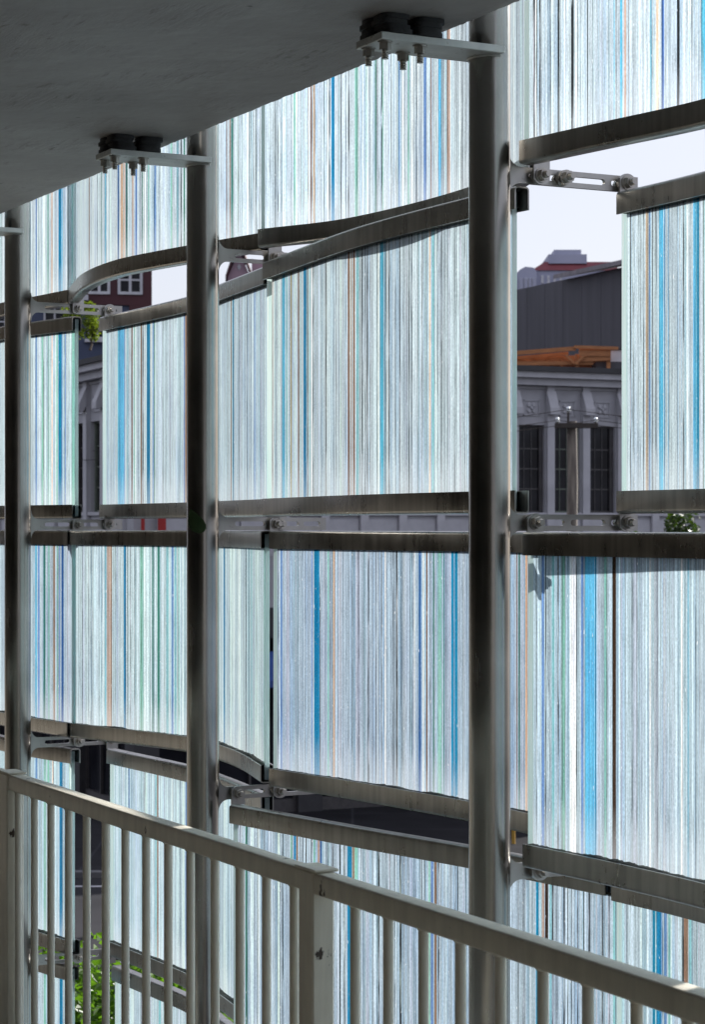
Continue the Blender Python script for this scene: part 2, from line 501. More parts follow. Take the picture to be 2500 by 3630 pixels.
# ------------------------------------------------------------------ striped glass screen
PANELS = {
    "A0": ([(-2.178, 11.212), (-1.638, 10.212), (-1.443, 9.934), (-1.234, 9.624)],
        [(1.432, 0.0126, "b"), (1.5029, 0.0228, "m"), (1.5484, 0.0136, "g"), (1.5893, 0.0136, "o"), (1.6075, 0.0136, "m"), (1.6617, 0.0315, "d"), (1.6954, 0.009, "c"), (1.7245, 0.0223, "l"), (1.7933, 0.0263, "g")]),
    "A1": ([(-1.261, 9.725), (-1.142, 9.176), (-1.052, 8.879), (-0.941, 8.621), (-0.836, 8.444), (-0.609, 8.146), (-0.301, 7.776)],
        [(0.2796, 0.1362, "m"), (0.514, 0.066, "m"), (0.6637, 0.0243, "r"), (0.7521, 0.0371, "m"), (0.9172, 0.0142, "k"), (0.9751, 0.0192, "c"), (1.0458, 0.023, "m"), (1.1416, 0.0153, "n"), (1.1745, 0.0293, "o"), (1.2109, 0.0138, "p"), (1.2313, 0.0171, "k"), (1.2899, 0.0112, "o"), (1.3175, 0.0144, "b"), (1.3706, 0.0069, "k"), (1.4164, 0.01, "g"), (1.4643, 0.013, "b"), (1.5237, 0.0158, "l"), (1.5815, 0.0123, "g"), (1.6245, 0.0121, "t"), (1.6713, 0.009, "k"), (1.9462, 0.0055, "r"), (1.968, 0.0054, "r"), (1.9774, 0.0135, "k"), (2.0085, 0.0108, "m"), (2.0567, 0.0107, "l"), (2.0946, 0.004, "x"), (2.1335, 0.0158, "l"), (2.1912, 0.0209, "t")]),
    "A2": ([(-0.318, 7.699), (0.02, 7.395), (0.384, 6.739), (0.524, 6.146)],
        [(0.1341, 0.0079, "g"), (0.1958, 0.003, "x"), (0.2082, 0.006, "r"), (0.2212, 0.0081, "o"), (0.3053, 0.0152, "d"), (0.3506, 0.0045, "x"), (0.3912, 0.0024, "x"), (0.4252, 0.0176, "g"), (0.4879, 0.0105, "m"), (0.542, 0.008, "k"), (0.5864, 0.0054, "g"), (0.623, 0.0137, "l"), (0.6862, 0.0083, "b"), (0.7445, 0.0084, "g"), (0.7914, 0.0042, "x"), (0.8444, 0.017, "b"), (0.8656, 0.0085, "l"), (0.8899, 0.0057, "r"), (0.9386, 0.0173, "c"), (0.9718, 0.0029, "x"), (0.9951, 0.0088, "r"), (1.0068, 0.0088, "o"), (1.0303, 0.0088, "l"), (1.1633, 0.0157, "d"), (1.6104, 0.0209, "m"), (1.6699, 0.025, "m")]),
    "A3": ([(0.479, 5.935), (0.68, 5.654), (0.892, 5.353), (1.173, 4.811), (1.403, 4.29)],
        [(0.0166, 0.0074, "x"), (0.0296, 0.0037, "x"), (0.0416, 0.0055, "x"), (0.0903, 0.0109, "m"), (0.1175, 0.0072, "x"), (0.1481, 0.0072, "l"), (0.1776, 0.0053, "x"), (0.2368, 0.0035, "x"), (0.2908, 0.0035, "s"), (0.3406, 0.0034, "c"), (0.3651, 0.0083, "c"), (0.3808, 0.0066, "o"), (0.3963, 0.0016, "r"), (0.4382, 0.008, "l"), (0.4731, 0.0079, "t"), (0.4961, 0.0095, "p"), (0.5159, 0.0048, "n"), (0.5207, 0.0048, "b"), (0.5711, 0.0097, "x"), (0.6215, 0.0033, "s"), (0.6595, 0.0268, "c")]),
    "B0": ([(-2.128, 11.112), (-1.658, 10.212), (-1.451, 9.936), (-1.236, 9.686)],
        [(1.3356, 0.0116, "b"), (1.3531, 0.0158, "l"), (1.3884, 0.0154, "g"), (1.419, 0.0076, "m"), (1.4416, 0.0075, "g"), (1.4546, 0.0111, "m"), (1.4731, 0.011, "p"), (1.5132, 0.0108, "g"), (1.5312, 0.0251, "d"), (1.5545, 0.0071, "b"), (1.5831, 0.0071, "b"), (1.6168, 0.0177, "m"), (1.6399, 0.0284, "g")]),
    "B1": ([(-1.115, 9.722), (-0.659, 8.85), (-0.489, 8.368), (-0.301, 7.828)],
        [(0.1379, 0.0625, "c"), (0.1901, 0.0103, "c"), (0.212, 0.0077, "b"), (0.2466, 0.0102, "t"), (0.295, 0.0152, "r"), (0.3227, 0.0101, "g"), (0.3578, 0.01, "s"), (0.4001, 0.0149, "r"), (0.4224, 0.0099, "x"), (0.4667, 0.0392, "d"), (0.5108, 0.0098, "w"), (0.5352, 0.0097, "b"), (0.5498, 0.0097, "k"), (0.5935, 0.0387, "l"), (0.7166, 0.0145, "s"), (0.7866, 0.0194, "l"), (0.8743, 0.0098, "b"), (0.889, 0.0198, "r"), (0.9262, 0.015, "r"), (1.5267, 0.0124, "r"), (1.5545, 0.0184, "d"), (1.6551, 0.0121, "s"), (1.7478, 0.0059, "x"), (1.8444, 0.0116, "b"), (1.9304, 0.0113, "s"), (2.0174, 0.0277, "g")]),
    "B2": ([(-0.296, 7.699), (0.023, 6.83), (0.351, 6.182), (0.451, 6.023)],
        [(0.0, 0.0279, "w"), (0.0586, 0.0307, "m"), (0.1175, 0.0357, "c"), (0.1634, 0.0153, "t"), (0.2166, 0.0101, "y"), (0.2544, 0.015, "m"), (0.2993, 0.0149, "r"), (0.3609, 0.0292, "d"), (0.3997, 0.0096, "x"), (0.4237, 0.0096, "t"), (0.4428, 0.0095, "w"), (0.4617, 0.0094, "x"), (0.52, 0.0229, "l"), (0.5947, 0.0089, "x"), (0.673, 0.0169, "l"), (0.7356, 0.0163, "m"), (0.782, 0.0197, "l"), (0.8017, 0.0194, "r"), (0.8287, 0.0114, "u"), (0.8496, 0.015, "r"), (0.8757, 0.0219, "t"), (0.9235, 0.0053, "x"), (0.9445, 0.0052, "x"), (0.9651, 0.0051, "x"), (0.9844, 0.0067, "s"), (1.0368, 0.0064, "x"), (1.0574, 0.0281, "c"), (1.0902, 0.0061, "d"), (1.1176, 0.006, "x"), (1.1506, 0.0118, "l"), (1.1927, 0.0035, "x"), (1.2344, 0.0056, "s"), (1.2687, 0.0041, "x"), (1.3199, 0.0108, "l"), (1.3759, 0.0105, "p"), (1.3916, 0.0156, "t"), (1.4137, 0.0078, "m"), (1.4459, 0.0051, "x"), (1.4864, 0.0151, "s"), (1.5524, 0.0074, "s"), (1.6002, 0.0098, "l")]),
    "B3": ([(0.767, 6.096), (0.953, 5.73), (1.223, 5.109), (1.474, 4.408)],
        [(0.0157, 0.0044, "x"), (0.0406, 0.0064, "l"), (0.0904, 0.0042, "o"), (0.0945, 0.0083, "u"), (0.106, 0.0062, "b"), (0.1221, 0.0031, "x"), (0.1366, 0.0031, "x"), (0.1525, 0.0205, "c"), (0.1771, 0.0041, "d"), (0.194, 0.0031, "d"), (0.2353, 0.0025, "x"), (0.2478, 0.0061, "s"), (0.2713, 0.0041, "t"), (0.3103, 0.0164, "c"), (0.3277, 0.0103, "d"), (0.3442, 0.0062, "l"), (0.3563, 0.0025, "x")]),
    "C0": ([(-2.178, 11.112), (-1.618, 10.062), (-1.424, 9.764), (-1.225, 9.485)],
        [(1.5071, 0.0174, "c"), (1.5334, 0.018, "b"), (1.5891, 0.0218, "k"), (1.6366, 0.0128, "g"), (1.6853, 0.0167, "r"), (1.7207, 0.0124, "g"), (1.7393, 0.0082, "b"), (1.762, 0.0205, "n"), (1.8152, 0.0204, "s"), (1.8702, 0.0186, "t")]),
    "C1": ([(-1.222, 9.497), (-0.664, 8.885), (-0.504, 8.539), (-0.399, 8.206), (-0.308, 7.795)],
        [(0.0489, 0.0131, "s"), (0.093, 0.0032, "x"), (0.1156, 0.0032, "x"), (0.1333, 0.0256, "l"), (0.1888, 0.0038, "x"), (0.2112, 0.0095, "t"), (0.227, 0.0282, "u"), (0.2537, 0.0063, "r"), (0.2942, 0.0124, "s"), (0.3453, 0.0154, "d"), (0.3669, 0.0031, "x"), (0.3912, 0.0037, "x"), (0.4188, 0.0037, "x"), (0.439, 0.0122, "l"), (0.4573, 0.0244, "g"), (0.5062, 0.0122, "m"), (0.5413, 0.0092, "k"), (0.5779, 0.0153, "k"), (0.6054, 0.0092, "s"), (0.6391, 0.0154, "t"), (0.6777, 0.0124, "b"), (0.6947, 0.0156, "t"), (0.7244, 0.0063, "g"), (0.7497, 0.0127, "m"), (0.785, 0.0196, "b"), (1.1637, 0.0199, "d"), (1.2452, 0.0738, "m"), (1.352, 0.0558, "m"), (1.4828, 0.0156, "x"), (1.5383, 0.0161, "t"), (1.5876, 0.0173, "t"), (1.6593, 0.1373, "m"), (1.8617, 0.049, "g")]),
    "C2": ([(-0.275, 7.705), (0.02, 7.315), (0.383, 6.783), (0.548, 6.49), (0.644, 6.208)],
        [(0.003, 0.0055, "x"), (0.0193, 0.0108, "b"), (0.0463, 0.0268, "s"), (0.2041, 0.0052, "b"), (0.2196, 0.0309, "d"), (0.2512, 0.0039, "x"), (0.2686, 0.0103, "s"), (0.2981, 0.0077, "g"), (0.3302, 0.0103, "o"), (0.3609, 0.0205, "s"), (0.4609, 0.0257, "s"), (0.5327, 0.0051, "x"), (0.581, 0.0152, "s"), (0.6291, 0.005, "w"), (0.693, 0.0075, "x"), (0.7266, 0.0248, "s"), (0.7932, 0.0049, "w"), (0.8189, 0.0122, "n"), (0.8421, 0.0049, "w"), (0.8603, 0.0073, "r"), (0.8797, 0.0024, "x"), (0.8967, 0.0072, "k"), (0.9232, 0.0216, "g"), (0.9532, 0.0048, "k"), (0.9795, 0.0095, "s"), (0.9962, 0.0143, "d"), (1.014, 0.0166, "d"), (1.0579, 0.0142, "s"), (1.3463, 0.005, "r"), (1.3576, 0.0076, "k"), (1.378, 0.0077, "s"), (1.3961, 0.0131, "o"), (1.4184, 0.0053, "x")]),
    "C3": ([(0.484, 5.868), (0.682, 5.553), (0.87, 5.211), (1.123, 4.661), (1.372, 4.161)],
        [(0.014, 0.002, "x"), (0.0375, 0.0097, "b"), (0.0526, 0.0029, "x"), (0.0643, 0.0029, "x"), (0.0811, 0.0115, "t"), (0.1231, 0.0151, "g"), (0.1589, 0.0262, "w"), (0.2066, 0.0093, "b"), (0.2224, 0.0408, "c"), (0.2642, 0.0056, "d"), (0.2781, 0.0074, "s"), (0.3031, 0.0093, "g"), (0.3225, 0.0074, "l"), (0.3373, 0.0148, "R"), (0.3735, 0.0056, "s"), (0.4167, 0.0255, "s"), (0.454, 0.0091, "s"), (0.4902, 0.0054, "w"), (0.5074, 0.0216, "s"), (0.5452, 0.0144, "s"), (0.5813, 0.0072, "s"), (0.6174, 0.0072, "w"), (0.6445, 0.0072, "t"), (0.6775, 0.0027, "x"), (0.6915, 0.0181, "s")]),
    "D0": ([(-2.128, 11.012), (-1.618, 10.062), (-1.425, 9.764), (-1.23, 9.515)],
        [(1.402, 0.0171, "b"), (1.4806, 0.0203, "g"), (1.5149, 0.0158, "g"), (1.5579, 0.0077, "p"), (1.6205, 0.0262, "d"), (1.7008, 0.0225, "m")]),
    "D1": ([(-1.058, 9.512), (-0.656, 8.811), (-0.497, 8.419), (-0.396, 8.128), (-0.311, 7.878)],
        [(0.0182, 0.0287, "l"), (0.0895, 0.0281, "l"), (0.1524, 0.0138, "b"), (0.2235, 0.0362, "l"), (0.318, 0.0267, "m"), (0.4265, 0.0132, "t"), (0.4441, 0.0132, "r"), (0.4944, 0.0262, "l"), (0.5839, 0.0218, "m"), (0.6669, 0.0044, "x"), (0.6955, 0.0177, "m"), (0.7265, 0.0178, "b"), (0.7556, 0.0135, "t"), (1.1827, 0.0594, "m"), (1.35, 0.0249, "k")]),
    "D2": ([(-0.41, 7.585), (0.02, 7.025), (0.373, 6.585), (0.745, 6.075)],
        [(0.006, 0.0218, "s"), (0.0469, 0.0108, "k"), (0.0794, 0.0162, "m"), (0.1197, 0.016, "m"), (0.1874, 0.0132, "l"), (0.2386, 0.0156, "m"), (0.3163, 0.0103, "g"), (0.3355, 0.0128, "d"), (0.3496, 0.0102, "r"), (0.3781, 0.0038, "x"), (0.4015, 0.0075, "x"), (0.4215, 0.0075, "s"), (0.4478, 0.0099, "g"), (0.4713, 0.0123, "u"), (0.4849, 0.0098, "n"), (0.5241, 0.0049, "x"), (0.5533, 0.0048, "x"), (0.5798, 0.0096, "l"), (0.6163, 0.0036, "x"), (0.6347, 0.0236, "d"), (0.663, 0.0094, "r"), (0.6735, 0.0163, "g"), (0.7032, 0.0035, "x"), (0.7303, 0.0137, "s"), (0.7982, 0.0045, "x"), (0.8437, 0.011, "s"), (0.9026, 0.0065, "x"), (0.9509, 0.0128, "s"), (1.009, 0.0025, "x"), (1.0429, 0.0063, "g"), (1.0534, 0.0105, "b"), (1.0701, 0.0104, "r"), (1.0868, 0.0063, "x"), (1.1202, 0.0104, "l"), (1.1653, 0.0031, "x"), (1.2042, 0.0083, "s"), (1.2415, 0.0083, "d"), (1.4591, 0.003, "x"), (1.4848, 0.004, "x"), (1.5109, 0.008, "s"), (1.5408, 0.0119, "d"), (1.5665, 0.0118, "u"), (1.5813, 0.0138, "R"), (1.601, 0.0098, "t"), (1.6162, 0.0029, "x"), (1.6623, 0.0039, "x"), (1.6797, 0.0038, "x"), (1.6951, 0.0038, "x"), (1.7218, 0.0038, "x"), (1.7483, 0.0038, "x"), (1.7709, 0.0038, "x"), (1.8008, 0.0074, "s"), (1.8312, 0.0022, "x"), (1.8543, 0.0037, "x"), (1.8726, 0.0145, "t")]),
    "D3": ([(0.742, 6.012), (0.943, 5.661), (1.223, 5.009), (1.474, 4.308)],
        [(0.0137, 0.008, "s"), (0.0423, 0.0097, "l"), (0.0817, 0.0076, "m"), (0.1344, 0.0112, "d"), (0.1502, 0.0205, "d"), (0.1716, 0.0037, "b"), (0.1828, 0.0112, "b"), (0.2006, 0.0094, "g"), (0.2297, 0.0113, "s"), (0.2668, 0.0173, "r"), (0.2898, 0.0097, "t"), (0.3267, 0.0098, "s"), (0.3659, 0.0099, "r")]),
    "E0": ([(-2.128, 11.012), (-1.618, 10.062), (-1.425, 9.764), (-1.23, 9.515)],
        [(1.402, 0.0171, "b"), (1.4806, 0.0203, "g"), (1.5149, 0.0158, "g"), (1.5579, 0.0077, "p"), (1.6205, 0.0262, "d"), (1.7008, 0.0225, "m")]),
    "E1": ([(-1.039, 9.533), (-0.658, 8.891), (-0.496, 8.458), (-0.396, 8.158), (-0.311, 7.877)],
        [(0.0359, 0.0274, "l"), (0.1262, 0.0265, "m"), (0.228, 0.0065, "x"), (0.3, 0.0256, "l"), (0.3957, 0.0212, "t"), (0.493, 0.0212, "m"), (0.5783, 0.0215, "l"), (0.6766, 0.018, "b")]),
}

# strip colours by letter
TINT = {'c': (0.13, 0.50, 0.74), 'd': (0.018, 0.235, 0.43), 'b': (0.15, 0.29, 0.58), 'n': (0.035, 0.11, 0.30),
        'g': (0.26, 0.54, 0.46), 'k': (0.05, 0.20, 0.16), 't': (0.26, 0.54, 0.60), 'o': (0.62, 0.42, 0.31),
        'r': (0.27, 0.165, 0.115), 'R': (0.05, 0.028, 0.018), 'u': (0.46, 0.36, 0.31), 'x': (0.55, 0.60, 0.66),
        'p': (0.90, 0.72, 0.58), 's': (0.46, 0.50, 0.60), 'w': (0.97, 0.98, 0.98), 'l': (0.66, 0.79, 0.93),
        'm': (0.76, 0.96, 0.93), 'y': (0.48, 0.38, 0.16)}
WORD = {'c': 'bright cyan', 'd': 'deep cyan blue', 'b': 'blue', 'n': 'navy blue', 'g': 'sea green', 'k': 'dark green',
        't': 'teal', 'o': 'orange brown', 'r': 'brown', 'R': 'dark brown', 'u': 'taupe', 'p': 'peach', 's': 'slate grey',
        'w': 'white', 'l': 'pale blue', 'm': 'pale green', 'y': 'ochre', 'x': 'black'}
# per row: base tint, share of dark hairlines
GLASS_CAST = (0.725, 0.83, 0.87)       # body tint of the whole glass
ROWBASE = {'A': ((0.95, 0.97, 1.0), 0.18), 'B': ((0.88, 0.93, 0.95), 0.18), 'C': ((0.80, 0.86, 0.93), 0.15),
           'D': ((0.80, 0.87, 0.93), 0.13), 'E': ((0.82, 0.90, 0.95), 0.08)}
PANELBASE = {'C1': ((0.82, 0.90, 0.92), 0.13), 'D1': ((0.80, 0.90, 0.95), 0.05), 'C2': ((0.63, 0.69, 0.80), 0.17),
             'C3': ((0.72, 0.79, 0.85), 0.14), 'D2': ((0.68, 0.74, 0.83), 0.24), 'B1': ((0.84, 0.90, 0.94), 0.10),
             'D0': ((0.80, 0.90, 0.95), 0.06), 'A2': ((0.93, 0.95, 0.985), 0.24), 'B2': ((0.88, 0.92, 0.95), 0.22)}


def catmull(pts, n=24):
    P = [Vector(p) for p in pts]
    P = [2 * P[0] - P[1]] + P + [2 * P[-1] - P[-2]]
    out = []
    for i in range(1, len(P) - 2):
        p0, p1, p2, p3 = P[i - 1:i + 3]
        for k in range(n):
            t = k / n
            out.append(0.5 * (2 * p1 + (p2 - p0) * t + (2 * p0 - 5 * p1 + 4 * p2 - p3) * t * t + (3 * p1 - p0 - 3 * p2 + p3) * t ** 3))
    out.append(P[-2])
    return out


class Path:
    def __init__(self, pts):
        self.c = catmull(pts)
        self.s = [0.0]
        for a, b in zip(self.c, self.c[1:]):
            self.s.append(self.s[-1] + (b - a).length)
        self.L = self.s[-1]
        self.n = []
        for i in range(len(self.c)):
            d = (self.c[min(i + 1, len(self.c) - 1)] - self.c[max(i - 1, 0)]).normalized()
            self.n.append(Vector((-d.y, d.x)))
        self.i = 0

    def at(self, u):
        s = self.s
        if u < 0:
            d = (self.c[1] - self.c[0]).normalized()
            return self.c[0] + d * u, self.n[0]
        if u >= self.L:
            d = (self.c[-1] - self.c[-2]).normalized()
            return self.c[-1] + d * (u - self.L), self.n[-1]
        i = self.i if s[self.i] <= u else 0
        while s[i + 1] < u:
            i += 1
        self.i = i
        t = (u - s[i]) / (s[i + 1] - s[i])
        return self.c[i].lerp(self.c[i + 1], t), self.n[i].lerp(self.n[i + 1], t).normalized()


def channel_section(up):
    """bent-plate U channel 50 wide, 66 high (b measured from its back), opening up or down"""
    w, h, t, r = 0.025, 0.064, 0.0045, 0.011
    outer, inner = [], []
    outer.append((-w, h)); inner.append((-w + t, h))
    for k in range(5):
        a = pi + (pi / 2) * k / 4
        outer.append((-w + r + r * cos(a), r + r * sin(a)))
        inner.append((-w + r + (r - t) * cos(a), r + (r - t) * sin(a)))
    for k in range(5):
        a = 1.5 * pi + (pi / 2) * k / 4
        outer.append((w - r + r * cos(a), r + r * sin(a)))
        inner.append((w - r + (r - t) * cos(a), r + (r - t) * sin(a)))
    outer.append((w, h)); inner.append((w - t, h))
    if not up:
        outer = [(a, -b) for a, b in outer]
        inner = [(a, -b) for a, b in inner]
    return outer, inner


def channel(path, z, up, e0=0.004, e1=0.0):
    outer, inner = channel_section(up)
    n = len(outer)
    us = [-e0]
    while us[-1] < path.L + e1 - 0.03:
        us.append(us[-1] + 0.04)
    us.append(path.L + e1)
    mb = MB()
    for u in us:
        p, nn = path.at(u)
        for a, b in outer + inner[::-1]:
            mb.v.append((p.x + nn.x * a, p.y + nn.y * a, z + b))
    m = 2 * n
    for i in range(len(us) - 1):
        for k in range(m):
            a, b = i * m + k, i * m + (k + 1) % m
            f = (a, b, b + m, a + m)
            mb.f.append(f if up else f[::-1])
            mb.m.append(0)
    for base, flip in ((0, up), ((len(us) - 1) * m, not up)):
        for k in range(n - 1):
            f = (base + k, base + k + 1, base + m - 2 - k, base + m - 1 - k)
            mb.f.append(f[::-1] if flip else f)
            mb.m.append(0)
    return mb


def sealant(path, z, heavy):
    """ragged dark bead along the glass where it enters the channel"""
    mb = MB()
    us, u = [], 0.0
    while u < path.L:
        us.append(u)
        u += random.uniform(0.004, 0.012)
    ring = 6
    wlk = 0.3
    for u in us:
        p, nn = path.at(u)
        wlk = max(0.0, min(1.0, wlk + random.uniform(-0.22, 0.22)))
        h = 0.0008 + heavy * (0.0005 + 0.0055 * wlk * wlk + 0.0025 * random.random() ** 3)
        for a, b in ((-0.0195, -0.006), (-0.0175, h * 0.5), (-0.0115, h), (0.0115, h), (0.0175, h * 0.5), (0.0195, -0.006)):
            mb.v.append((p.x + nn.x * a, p.y + nn.y * a, z + b))
    for i in range(len(us) - 1):
        for k in range(ring - 1):
            a = i * ring + k
            mb.f.append((a, a + 1, a + 1 + ring, a + ring))
            mb.m.append(0)
    return mb


BAYWORD = {0: "left of left pole", 1: "between left and middle poles", 2: "between middle and right poles",
           3: "right of right pole"}
ROWWORD = {'A': 'top row', 'B': 'second row', 'C': 'third row',
           'D': 'fourth row', 'E': 'lowest row'}
LOOK = {'A0': 'narrow blue and green striped', 'A1': 'green and orange striped', 'A2': 'white glass with cyan and brown striped',
        'A3': 'white glass with black streaked', 'B0': 'narrow green edged striped', 'B1': 'pale blue, cyan banded',
        'B2': 'densely streaked cyan and brown striped', 'B3': 'bright cyan banded', 'C0': 'narrow dark blue striped',
        'C1': 'green and brown striped', 'C2': 'blue grey, black lined', 'C3': 'wide cyan banded',
        'D0': 'narrow blue striped', 'D1': 'plain pale blue', 'D2': 'densely black lined grey', 'D3': 'blue and brown banded',
        'E0': 'narrow pale blue', 'E1': 'pale blue'}
ROWZ = {'A': (HJ[1], HJ[1] + 0.957), 'B': (HJ[2], HJ[1]), 'C': (HJ[3], HJ[2]), 'D': (HJ[4], HJ[3]), 'E': (HJ[4] - 0.957, HJ[4])}


def strip_layout(path, strips, base, dark):
    """list of (u0, u1, tint, gap, letter or None)"""
    out = []
    todo = sorted(strips)
    u = 0.0

    def clear(a, b):
        u = a
        while u < b - 1e-4:
            w = min(random.choice((0.003, 0.004, 0.0055, 0.007, 0.010)) * random.uniform(0.8, 1.2), b - u)
            if b - u - w < 0.0015:
                w = b - u
            r = random.random()
            g = 0.0
            k = random.uniform(0.70, 1.04)
            t = [min(1.0, q * k) for q in base]
            if r < dark + 0.03:
                g = random.choice((0.25, 0.4, 0.55, 0.8, 0.95))
                w = min(w, random.uniform(0.0018, 0.0038)) if b - u > 0.006 else w
            elif r < dark + 0.06:
                t = [t[0] * 0.82, t[1] * 0.97, t[2] * 0.96]
            elif r < dark + 0.16:
                t = [t[0] * 0.84, t[1] * 0.93, t[2] * 1.02]
            elif r < dark + 0.20:
                t = [t[0] * 0.70, t[1] * 0.80, t[2] * 0.84]
            elif r < dark + 0.30:
                t = [min(1, q * 1.3 + 0.04) for q in t]
            out.append((u, u + w, [min(1.0, q) for q in t], g, None))
            u += w
    for s0, w, c in todo:
        s0 = max(s0, u)
        s1 = min(s0 + w, path.L)
        if s1 - s0 < 0.0008:
            continue
        clear(u, s0)
        v = s0
        sep = c if (s1 - s0) > 0.011 and c not in 'xwsml' else None
        while v < s1 - 1e-5:                        # a colour band is several thin strips side by side
            dv = min(random.uniform(0.004, 0.008), s1 - v)
            if s1 - v - dv < 0.002:
                dv = s1 - v
            k = random.uniform(0.82, 1.15)
            jit = [random.uniform(0.92, 1.08) for _ in range(3)]
            t = [min(1.0, q * k * j) for q, j in zip(TINT[c], jit)]
            if c in 'sml':
                k2 = random.uniform(0.3, 1.0)
                t = [a + (b - a) * k2 for a, b in zip(base, t)]
            g = 0.97 if c == 'x' else (0.5 if random.random() < 0.12 and s1 - s0 > 0.012 else 0.0)
            out.append((v, v + dv, t, g, (s0, sep) if sep else None))
            v += dv
        u = s1
    clear(u, path.L)
    return out


def sheet_mesh(name, path, cells, front, zb, zt, ends=None):
    mb = MB()
    tint, gap, uvs = [], [], []
    for (u0, u1, t, g, _s) in cells:
        for which in (0, 1):
            pts = []
            for u in (u0, u1):
                p, nn = path.at(u)
                off = 0.009 if which == 0 else front(u)
                pts.append((p.x + nn.x * off, p.y + nn.y * off))
            (ax, ay), (bx, by) = pts
            quad = [(ax, ay, zb), (bx, by, zb), (bx, by, zt), (ax, ay, zt)]
            quv = [(u0, 0), (u1, 0), (u1, zt - zb), (u0, zt - zb)]
            f = (0, 1, 2, 3)
            if which == 0:
                f = (3, 2, 1, 0)
                quv = quv[::-1]
            mb.add(quad, [f], which)
            tint += [*t, 1.0]
            gap.append(g)
            uvs += [c for q in quv for c in q]
    for u in (ends or ()):
        p, nn = path.at(u)
        of = front(u)
        a = (p.x + nn.x * 0.009, p.y + nn.y * 0.009)
        b = (p.x + nn.x * of, p.y + nn.y * of)
        mb.add([(*a, zb), (*b, zb), (*b, zt), (*a, zt)], [(0, 1, 2, 3)], 2)
        tint += [0.6, 0.8, 0.75, 1.0]
        gap.append(0.0)
        uvs += [0, 0, 0.02, 0, 0.02, 1, 0, 1]
    me = bpy.data.meshes.new(name)
    me.from_pydata(mb.v, [], mb.f)
    for k in ('glass_back', 'glass_front', 'glass_edge'):
        me.materials.append(M[k])
    me.polygons.foreach_set('material_index', mb.m)
    at = me.attributes.new('tint', 'FLOAT_COLOR', 'FACE')
    at.data.foreach_set('color', tint)
    ag = me.attributes.new('gap', 'FLOAT', 'FACE')
    ag.data.foreach_set('value', gap)
    ul = me.uv_layers.new(name='UVMap')
    ul.data.foreach_set('uv', uvs)
    me.update()
    return me


RAIL_END = {'B2': 0.035, 'D0': 0.02, 'A0': -0.03, 'A1': -0.025, 'C0': -0.02, 'D2': -0.03}     # rails a little longer or shorter than the glass


def build_panel(key):
    pts, strips = PANELS[key]
    row, bay = key[0], int(key[1])
    random.seed('panel' + key)
    lo, hi = ROWZ[row]
    zlo, zhi = EYE + lo + 0.025, EYE + hi - 0.025           # channel backs
    org = Vector((pts[0][0], pts[0][1]))
    local = [(p[0] - org.x, p[1] - org.y) for p in pts]
    path = Path(local)
    base, dark = PANELBASE.get(key, ROWBASE[row])
    base = tuple(a * b for a, b in zip(base, GLASS_CAST))
    root = thing('glass_panel', '%s glass panel, %s, %s' % (LOOK[key], ROWWORD[row], BAYWORD[bay]), 'glass panel',
                 (org.x, org.y, zlo), group='striped glass panels of the screen')
    cells = strip_layout(path, strips, base, dark)
    H = zhi - zlo
    zb, zt = 0.012, H - 0.012
    jit = {}

    def front(u):
        k = round(u, 5)
        if k not in jit:
            jit[k] = -0.009 + random.uniform(-0.0007, 0.0007)
        return jit[k]
    pane = [c for c in cells if c[4] is None]
    link_mesh('pane', None, None, root, me=sheet_mesh('pane', path, pane, front, zb, zt, (0.0, path.L)))
    bands = {}
    for c in cells:
        if c[4] is not None:
            bands.setdefault(c[4], []).append(c)
    for (s0, letter), cs in sorted(bands.items()):
        o = link_mesh('glass_strip', None, None, root, me=sheet_mesh('glass_strip', path, cs, front, zb, zt))
        o['label'] = WORD[letter] + ' glass strip in the panel'
    e1 = RAIL_END.get(key, 0.0)
    r = link_mesh('bottom_rail', channel(path, 0.0, True, e1=e1), M['rail_steel'], root)
    link_mesh('sealant', sealant(path, 0.060, 1.0 if row in 'CD' else 0.45), M['sealant'], r)
    r = link_mesh('top_rail', channel(path, H, False, e1=e1), M['rail_steel'], root)
    sl = sealant(path, 0.0, 0.25)
    sl.v = [(x, y, H - 0.060 - z) for x, y, z in sl.v]
    link_mesh('sealant', sl, M['sealant'], r)
    return root


for key in PANELS:
    build_panel(key)


